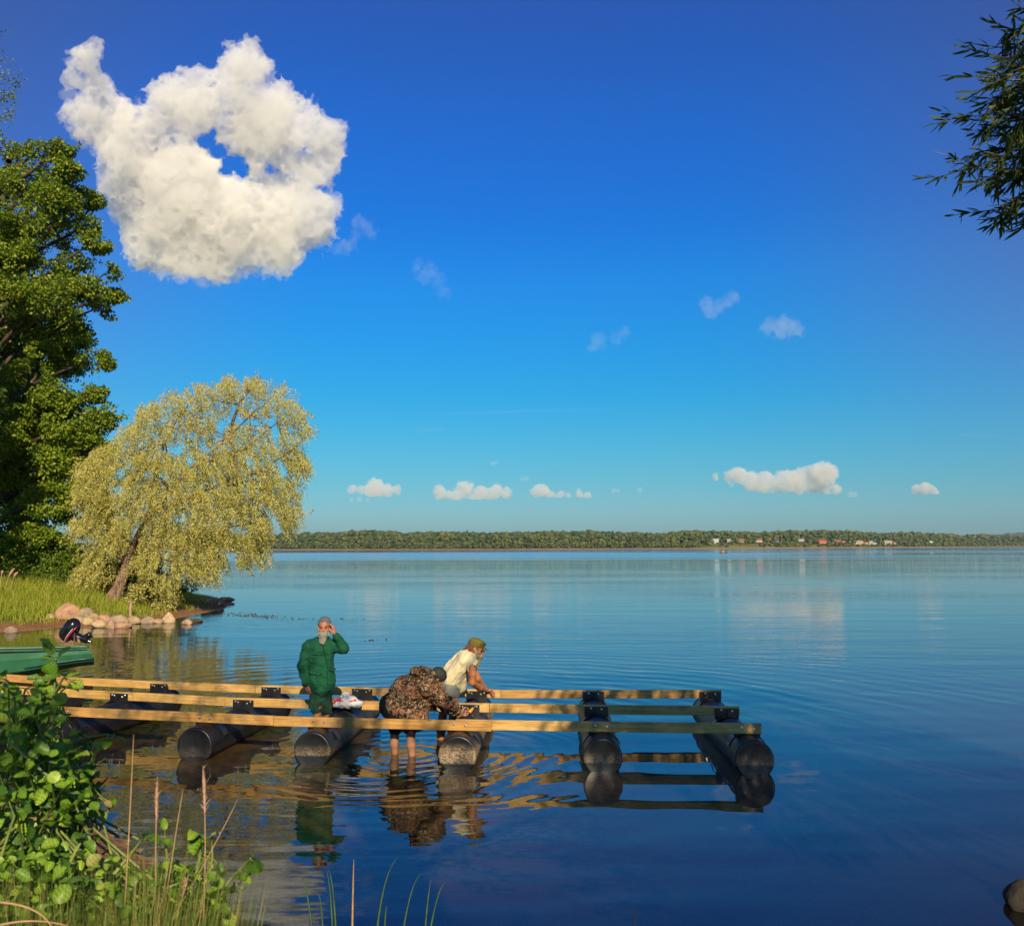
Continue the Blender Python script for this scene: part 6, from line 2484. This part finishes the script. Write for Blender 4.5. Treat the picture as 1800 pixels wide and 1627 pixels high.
# ---------------------------------------------------------------- man in the green jacket
def man_green():
    D = 12.2
    P = lambda x, y, d=0.0: at_y(x, y, D + d)
    fx, fy = P(564, 1200)[0], D
    bed = gz(fx, fy)
    root = empty("person", [fx, fy, bed], "bearded man in a green jacket standing upright with one hand at his ear", "person", "men building the dock")
    hc = P(570.0, 1102, -0.04)
    R = frame([0.10, -1.0, -0.03], [0.02, 0, 1])
    b = Field()
    L = head_prims(b, hc, R, 1.06)
    b.cone(P(567, 1131), P(569, 1112, 0.0), .062, .058, k=.03)
    b.cone(P(563, 1192), P(564, 1146), .125, .135, k=.06, sy=1.3)
    b.cone(P(546, 1134), P(586, 1133), .055, .055, k=.05)
    b.cone(P(540, 1136), P(532, 1170), .050, .042, k=.03).cone(P(532, 1170), P(538, 1200, -.06), .042, .028, k=.02)
    b.cone(P(588, 1134), P(606, 1140, -.06), .050, .042, k=.03).cone(P(606, 1140, -.06), P(591, 1115.5, -.09), .042, .028, k=.02)
    for (x0, x1, x2, dy) in ((556, 558, 558, -.04), (572, 573, 574, 0.04)):
        k0, kn = P(x0, 1205, 0), P(x1, 1243, dy)
        an = P(x2, 1280, dy); an[2] = bed + 0.09
        b.cone(k0, kn, .085, .058, k=.05).cone(kn, (kn + an) / 2 + [0, .015, .06], .052, .056, k=.03).cone((kn + an) / 2 + [0, .015, .06], an, .055, .036, k=.03)
        b.cone(an + [0, 0.03, -.06], an + [0.02, -.15, -.065], .038, .030, k=.03)
    hand_prims(b, P(538, 1201, -.06), P(543, 1216, -.08) - P(538, 1201, -.06), [0.6, 0.75, 0], [0.3, -1, 0], curl=(0.35, 0.45, 0.35), s=1.12)
    hand_prims(b, P(591, 1116, -.09), P(585.5, 1098, -.06) - P(591, 1116, -.09), [-1, 0.25, -.1], [0, -1, 0.1], curl=(0.22, 0.3, 0.2), s=1.08, thumb=(.75, .55, .3))
    b.build("body", H, skin_a, root)
    # hair, beard
    hg = simple("grey_hair", (0.09, 0.10, 0.11), 0.8, 0.45, 160, 0.004)
    hf, _ = hair_field(hc, R, 1.06)
    hf.build("hair", H, hg, root, disp=lambda q: fbm(q * [42, 42, 30], 3), amp=0.016)
    bf = Field()
    bf.cone(L(0, .072, -.080), L(0.0, .088, -.185), .052, .026, k=.03)
    bf.cone(L(0, .070, -.090), L(.008, .078, -.165), .058, .040, k=.03)
    for q in (-1, 1):
        bf.cone(L(q * .066, .012, -.020), L(q * .050, .048, -.088), .016, .030, k=.02)
        bf.cone(L(q * .006, .104, -.046), L(q * .036, .088, -.062), .010, .010, k=.008)
    bg_ = simple("grey_beard", (0.21, 0.22, 0.17), 0.85, 0.5, 190, 0.006)
    bf.build("beard", H * .8, bg_, root, disp=lambda q: fbm(q * [75, 75, 26], 3), amp=0.012)
    for q in (-1, 1):
        e = Field(); e.ball(L(q * .031, .086, -.002), .0125)
        e.build("eye", 0.004, EYEW, root)
        m = MB(); m.tube([L(q * .014, .097, .020), L(q * .032, .096, .025), L(q * .048, .084, .020)], [.004, .005, .003], 6)
        m.build("eyebrow", hg, root, smooth=True)
    # jacket
    j = Field()
    j.cone(P(563.5, 1147), P(564.5, 1192), .185, .172, k=.05, sy=1.35)
    j.cone(P(564.5, 1190), P(565, 1201), .170, .182, k=.04, sy=1.3)
    j.cone(P(545, 1134), P(586, 1132), .082, .078, k=.06)
    j.cone(P(540, 1137), P(532.5, 1171), .078, .074, k=.035).cone(P(532.5, 1171), P(537.5, 1197, -.05), .074, .054, k=.02)
    j.cone(P(537.2, 1195, -.05), P(538, 1200, -.06), .056, .056, k=.006)
    j.cone(P(588, 1136), P(604.5, 1139.5, -.05), .082, .072, k=.03).cone(P(604.5, 1139.5, -.05), P(592.5, 1119, -.09), .070, .052, k=.015)
    j.cone(P(593.5, 1121.5, -.09), P(592, 1118, -.09), .056, .056, k=.006)
    # collar
    for q in np.linspace(0, 1, 9):
        a = PI * 0.30 + q * PI * 1.4
        c = P(567.5, 1127, 0.0) + np.array([math.sin(a) * .085, -math.cos(a) * .075, 0])
        j.cone(c, c + [math.sin(a) * .01, 0, .035 + .02 * abs(math.cos(a / 2))], .022, .014, k=.02)
    j.cone(P(570, 1131, -.20), P(573.5, 1143, -.23), .026, .010, k=.012, op='s')
    j.cone(P(569, 1120, -.16), P(571, 1133, -.20), .045, .040, k=.02, op='s')
    # trimmed flat at the hem
    zc = P(565, 1206)[2]
    def folds(q):
        z = q[:, 2]
        lowz = np.clip((1.15 - z) / 0.5, 0.15, 1)
        f1 = 1 - 2 * np.abs(fbm(q * [7, 7, 11] + [0, 0, 0], 2))
        f2 = 1 - 2 * np.abs(fbm(q * [15, 15, 21] + 4, 2))
        return -(0.75 * f1 + 0.4 * f2) * (0.45 + 0.55 * lowz) + 0.35
    jm = cloth("green_jacket_cloth", (0.007, 0.072, 0.035), 0.22, fold=0.022)
    V, Q = j.mesh(H, folds, 0.026)
    mk("jacket", V, Q, jm, root, smooth=True)
    dk = cloth("seam_dark", (0.006, 0.03, 0.018))
    # front opening: placket edge
    pts = []
    for (x, y) in [(571, 1133), (574, 1146), (577.5, 1160), (579, 1172), (579.5, 1184), (578.5, 1196), (580, 1202)]:
        p = P(x, y)
        yy = front_pt(V, p[0], p[2])
        pts.append([p[0], (yy if yy is not None else p[1] - .12) - .001, p[2]])
    m = MB(); m.tube(pts, .0055, 6)
    m.build("zip", dk, root, smooth=True)
    drape("pocket_flap", V, [(547, 1176, D), (568, 1178.5, D), (569, 1183.5, D), (546.5, 1181, D)], jm, root, 0.010)
    drape("pocket_flap", V, [(583, 1172, D), (590, 1173, D), (590, 1178, D), (583, 1177, D)], jm, root, 0.010)
    drape("chest_pocket", V, [(554, 1144, D), (569, 1145, D), (569.5, 1148.5, D), (553, 1148, D)], jm, root, 0.009)
    # undershirt seen in the neck
    t = Field(); t.cone(P(571, 1136, -.05), P(573, 1146, -.05), .03, .02, k=.01)
    t.build("undershirt", 0.008, cloth("pale_undershirt", (0.40, 0.35, 0.38)), root)
    # trousers
    s = Field()
    s.cone(P(563.5, 1194), P(564, 1204), .145, .150, k=.04, sy=1.3)
    s.cone(P(556, 1206), P(556.5, 1244, -.03), .092, .078, k=.03).cone(P(572, 1206), P(572.5, 1246, .03), .085, .074, k=.03)
    s.build("trousers", H, cloth("dark_green_trousers", (0.018, 0.062, 0.034), 0.2), root, disp=lambda q: -(1 - 2 * np.abs(fbm(q * [12, 12, 9] + 2, 2))), amp=0.011)


man_green()


# ---------------------------------------------------------------- man in the pale sleeveless shirt
def man_white():
    D = 12.25
    P = lambda x, y, d=0.0: at_y(x, y, D + d)
    fx, fy = P(790, 1200)[0], D
    bed = gz(fx, fy)
    root = empty("person", [fx, fy, bed], "bearded man in a pale sleeveless shirt and olive cap leaning on the rear timber", "person", "men building the dock")
    hc = P(836.5, 1139.5, 0.0)
    R = frame([0.93, -0.12, -0.30], [0.30, 0.02, 0.95])
    b = Field()
    L = head_prims(b, hc, R, 1.04)
    b.cone(P(819, 1156, 0.0), P(831, 1146, 0.0), .075, .060, k=.03)
    b.cone(P(790, 1202), P(799, 1188), .135, .145, k=.06)
    b.cone(P(799, 1188), P(816, 1164), .145, .14, k=.06)
    b.cone(P(822, 1162, -.15), P(822, 1160, .17), .062, .062, k=.05)
    # near arm
    e = P(829.5, 1199, -.20)
    b.cone(P(829, 1167, -.20), P(829.5, 1184, -.215), .060, .054, k=.03).cone(P(829.5, 1184, -.215), e, .052, .044, k=.02)
    mdl = P(843, 1208, .06)
    w = P(855.5, 1213.5, .36)
    b.cone(e, mdl, .045, .046, k=.02).cone(mdl, w, .045, .029, k=.02)
    hand_prims(b, w, P(868, 1211, .46) - w, [0.1, 0.2, -1], [-0.4, 1, 0.2], curl=(1.15, 1.25, 0.8), s=1.1, thumb=(.75, .4, .5), tcurl=.9)
    # far arm
    e2 = P(840, 1192, .26)
    b.cone(P(826, 1163, .19), e2, .055, .044, k=.03)
    w2 = P(857, 1216, .50)
    b.cone(e2, w2, .045, .030, k=.02)
    hand_prims(b, w2, [1, 0.1, -.15], [0.1, -0.2, -1], [0, 1, 0], curl=(1.1, 1.2, .8), s=1.05)
    # legs
    for (h0, kn, an) in ((P(786, 1209, .10), P(780, 1244, .08), P(774, 1290, .12)), (P(794, 1209, -.09), P(798, 1243, -.08), P(795, 1290, -.06))):
        an = an.copy(); an[2] = bed + .09
        cf = kn * .55 + an * .45 + [-.015, 0, 0]
        b.cone(h0, kn, .105, .060, k=.05).cone(kn, cf, .056, .060, k=.03).cone(cf, an, .058, .036, k=.03)
        b.cone(an + [-.03, 0, -.06], an + [.14, -.03, -.065], .038, .030, k=.03)
    b.build("body", H, skin_b, root)
    # shirt
    s = Field()
    s.cone(P(793, 1202, .0), P(800, 1187, .0), .155, .165, k=.05)
    s.cone(P(800, 1187, -.03), P(817, 1163, -.06), .165, .150, k=.06)
    s.cone(P(800, 1187, .03), P(817, 1163, .08), .165, .145, k=.06)
    s.cone(P(823, 1160, -.15), P(823, 1158, .18), .080, .08, k=.06)
    s.cone(P(805, 1200, -.03), P(808, 1206, -.03), .10, .075, k=.05)
    s.cone(P(829, 1166, -.19), P(829, 1172, -.24), .072, .060, k=.02)
    s.cone(P(829.5, 1176, -.24), P(830, 1196, -.20), .066, .07, k=.015, op='s')
    s.cone(P(830, 1175, -.30), P(829, 1168, -.34), .075, .07, k=.015, op='s')
    s.cone(P(833, 1147, 0), P(828, 1153, 0), .085, .070, k=.015, op='s')
    def sf(q):
        u = (q[:, 0] * 0.62 + q[:, 2] * 0.78)
        v = (q[:, 0] * 0.78 - q[:, 2] * 0.62)
        a = np.stack([v * 17, q[:, 1] * 9, u * 5], -1)
        return -(1 - 2 * np.abs(fbm(a, 2))) + 0.3
    s.build("shirt", H, cloth("pale_cotton", (0.60, 0.52, 0.33), 0.10, fold=0.008), root, disp=sf, amp=0.028)
    # briefs
    t = Field()
    t.cone(P(787, 1202), P(789, 1210), .138, .135, k=.04)
    t.cone(P(787, 1209, .09), P(785, 1215, .09), .118, .112, k=.03).cone(P(794, 1209, -.09), P(795, 1215, -.09), .118, .112, k=.03)
    t.build("briefs", H, cloth("grey_briefs", (0.17, 0.18, 0.17), 0.15), root, disp=lambda q: fbm(q * 14, 2), amp=0.006)
    # hair, cap, beard, glasses
    hb = simple("brown_hair", (0.13, 0.055, 0.025), 0.8, 0.5, 160, 0.005)
    f, _ = hair_field(hc, R, 1.04, long_=0.05)
    f.cone(L(0, -.08, -.04), L(0, -.135, -.075), .050, .035, k=.03)
    f.build("hair", H, hb, root, disp=lambda q: fbm(q * [60, 60, 25], 3), amp=0.010)
    c = Field()
    c.ell(L(0, -.010, .062), np.array([.093, .112, .058]), R, k=.01)
    c.ell(L(0, .0, .095), np.array([.100, .118, .030]), R, k=.025)
    c.ell(L(0, -.01, .0), np.array([.075, .09, .055]), R, k=.004, op='s')
    cm = cloth("olive_cap_cloth", (0.15, 0.13, 0.025), 0.15)
    cap = c.build("cap", H * .8, cm, root, disp=lambda q: fbm(q * 18, 2), amp=0.005)
    pk = Field()
    pk.ell(L(0, .105, .040), np.array([.070, .070, .010]), R @ rotmat((1, 0, 0), -0.30), k=.004)
    pk.ell(L(0, .035, .052), np.array([.065, .060, .030]), R, k=.004, op='s')
    pk.build("peak", 0.004, cm, cap)
    bf = Field()
    bf.cone(L(0, .070, -.080), L(0, .075, -.185), .056, .032, k=.03)
    bf.cone(L(0, .05, -.10), L(0, .055, -.215), .045, .018, k=.03)
    for q in (-1, 1):
        bf.cone(L(q * .068, .012, -.010), L(q * .052, .042, -.085), .018, .034, k=.02)
        bf.cone(L(q * .006, .106, -.046), L(q * .036, .090, -.064), .010, .010, k=.008)
    bf.build("beard", H * .8, simple("brown_grey_beard", (0.25, 0.20, 0.13), 0.85, 0.5, 190, 0.006), root, disp=lambda q: fbm(q * [70, 70, 26], 3), amp=0.012)
    gm = simple("glasses_frame", (0.10, 0.02, 0.02), 0.3)
    g = MB()
    for q in (-1, 1):
        a = np.linspace(0, 2 * PI, 17)
        g.tube([L(q * .032 + .021 * math.cos(x), .112, -.002 + .015 * math.sin(x)) for x in a], .0024, 5, cap=False)
        g.tube([L(q * .055, .110, .004), L(q * .082, .06, .004), L(q * .084, .0, .0)], .0022, 5)
    g.tube([L(-.011, .115, .002), L(.011, .115, .002)], .0022, 5)
    g.build("glasses", gm, root, smooth=True)
    for q in (-1, 1):
        e_ = Field(); e_.ball(L(q * .031, .088, -.002), .0125)
        e_.build("eye", 0.004, EYEW, root)


man_white()


# ---------------------------------------------------------------- man in the camouflage jacket, bent double
def man_camo():
    D = 11.42
    P = lambda x, y, d=0.0: at_y(x, y, D + d)
    fx, fy = P(709, 1200)[0], D
    bed = gz(fx, fy)
    root = empty("person", [fx, fy, bed], "man in a camouflage jacket and black shorts bent over the middle timber", "person", "men building the dock")
    hc = P(768, 1192, 0.10)
    R = frame([0.55, 0.25, -0.80], [0.80, 0.10, 0.58])
    b = Field()
    head_prims(b, hc, R, 1.04)
    b.cone(P(748, 1197, .05), hc - R[:, 1] * .01 - R[:, 2] * .08, .07, .058, k=.03)
    b.cone(P(703, 1240), P(722, 1215), .155, .16, k=.06).cone(P(722, 1215), P(742, 1202), .16, .13, k=.06)
    b.cone(P(748, 1204, -.15), P(750, 1200, .20), .06, .06, k=.05)
    # right arm to the screwdriver
    e = P(784, 1235, -.02)
    w = P(811, 1255.5, .42)
    b.cone(P(751, 1206, -.16), e, .055, .046, k=.03).cone(e, w, .045, .030, k=.02)
    hd = P(822.5, 1251.5, .50)
    hand_prims(b, w, hd - w, [0.25, -0.55, 0.6], [0.3, 0.5, 0.8], curl=(0.95, 1.15, 0.8), s=1.08, thumb=(.8, .5, .4), tcurl=.7)
    e2 = P(782, 1236, .30)
    w2 = P(803, 1250, .62)
    b.cone(P(756, 1207, .20), e2, .052, .044, k=.03).cone(e2, w2, .044, .030, k=.02)
    hand_prims(b, w2, [1, .2, .05], [0, 0.2, -1], [0, 1, 0], curl=(0.6, .8, .6))
    for (h0, kn, an) in ((P(695, 1246, .06), P(694, 1283, .03), P(696, 1318, .08)), (P(714, 1250, -.08), P(722, 1284, -.06), P(727, 1318, -.03))):
        an = an.copy(); an[2] = bed + .09
        cf = kn * .6 + an * .4 + [-.01, 0, 0]
        b.cone(h0, kn, .11, .060, k=.05).cone(kn, cf, .055, .056, k=.03).cone(cf, an, .054, .036, k=.03)
        b.cone(an + [-.03, 0, -.06], an + [.12, .06, -.065], .038, .030, k=.03)
    b.build("body", H, skin_c, root)
    cm = camo_mat()
    j = Field()
    j.cone(P(706, 1239, .0), P(722, 1221, .0), .215, .225, k=.06, sy=1.2)
    j.cone(P(722, 1221, .0), P(742, 1207, .03), .225, .165, k=.06, sy=1.15)
    j.cone(P(722, 1245), P(738, 1232), .13, .14, k=.06)
    j.cone(P(748, 1206, -.14), P(750, 1203, .20), .095, .09, k=.06)
    j.cone(P(720, 1263, -.03), P(730, 1262, -.03), .15, .14, k=.05)
    j.cone(P(752, 1207, -.17), P(783, 1234, -.04), .092, .078, k=.04).cone(P(783, 1234, -.04), P(807, 1253, .36), .074, .052, k=.02)
    j.cone(P(756, 1208, .2), P(781, 1235, .28), .085, .07, k=.04).cone(P(781, 1235, .28), P(800, 1249, .58), .068, .05, k=.02)
    j.cone(P(690, 1268, -.05), P(668, 1244, -.05), .155, .15, k=.02, op='s')
    j.cone(P(690, 1268, .12), P(668, 1244, .12), .155, .15, k=.02, op='s')
    def cf_(q):
        return -(1 - 2 * np.abs(fbm(q * 9, 2))) - 0.6 * (1 - 2 * np.abs(fbm(q * 20 + 3, 2))) + 0.35
    jk = j.build("jacket", H, cm, root, disp=cf_, amp=0.030)
    h = Field()
    h.ell(P(742, 1180, 0.0), (.115, .12, .052), rotmat((0, 1, 0), 0.10), k=.02)
    h.ell(P(752, 1184, 0.04), (.09, .11, .05), k=.03)
    h.ell(P(733, 1179, -.02), (.07, .09, .035), k=.03)
    h.build("hood", H, cm, jk, disp=lambda q: -(1 - 2 * np.abs(fbm(q * 16, 3))), amp=0.022)
    hf, L = hair_field(hc, R, 1.06)
    hf.build("hair", H, simple("black_hair", (0.014, 0.016, 0.012), 0.7, 0.4, 160, 0.004), root, disp=lambda q: fbm(q * 45, 3), amp=0.007)
    s = Field()
    s.cone(P(690, 1240, .03), P(700, 1248), .165, .165, k=.05)
    s.cone(P(694, 1247, .06), P(695, 1279, .03), .125, .082, k=.04).cone(P(714, 1252, -.04), P(721, 1281, -.04), .095, .078, k=.04)
    s.build("shorts", H, cloth("black_shorts_cloth", (0.010, 0.010, 0.012), 0.3), root, disp=lambda q: -(1 - 2 * np.abs(fbm(q * 12, 2))), amp=0.010)
    # hanging end of the jacket with its cord
    f = Field(); f.cone(P(761, 1228, .12), P(765, 1244, .12), .035, .030, k=.02)
    f.build("jacket_flap", H, cloth("rust_lining", (0.32, 0.05, 0.03)), jk, disp=lambda q: fbm(q * 20, 2), amp=0.012)
    m = MB(); m.tube([P(763, 1240, .05), P(764.5, 1250, .05), P(762, 1257, .05)], .004, 5)
    m.build("cord", cloth("black_cord", (0.01, 0.01, 0.01)), jk)
    # the screwdriver in his hand
    a, c = P(823.5, 1250.5, .47), P(829, 1247, .49)
    t = empty("screwdriver", a, "orange handled screwdriver in the bent man's hand, aimed at a bracket bolt", "screwdriver")
    dr = norm(P(833.5, 1242, .56) - c)
    g = MB(); g.lathe(c - dr * .07, dr, [(0, .008), (.004, .019), (.03, .021), (.055, .020), (.07, .015), (.085, .020), (.098, .016), (.105, .008)], 12)
    g.build("handle", simple("orange_handle", (0.85, 0.30, 0.01), 0.3, 0.1), t, smooth=True)
    g = MB(); g.lathe(c + dr * .03, dr, [(0, .0045), (.075, .0045), (.08, .003)], 8)
    g.build("shaft", steel, t, smooth=True)


man_camo()


# ================================================================== the air over the lake
def make_haze():
    m = bpy.data.materials.new("lake_air")
    m.use_nodes = True
    t = m.node_tree
    t.nodes.clear()
    o = t.nodes.new('ShaderNodeOutputMaterial')
    v = t.nodes.new('ShaderNodeVolumePrincipled')
    v.inputs['Color'].default_value = (0.75, 0.86, 0.95, 1)
    v.inputs['Density'].default_value = 0.00007
    v.inputs['Anisotropy'].default_value = 0.2
    t.links.new(v.outputs[0], o.inputs['Volume'])
    mb = MB()
    mb.box((0, 1100, 34), (9600, 8400, 80))
    mb.build("haze", m, kind='stuff', label="thin summer haze over the lake", cat="haze")


make_haze()
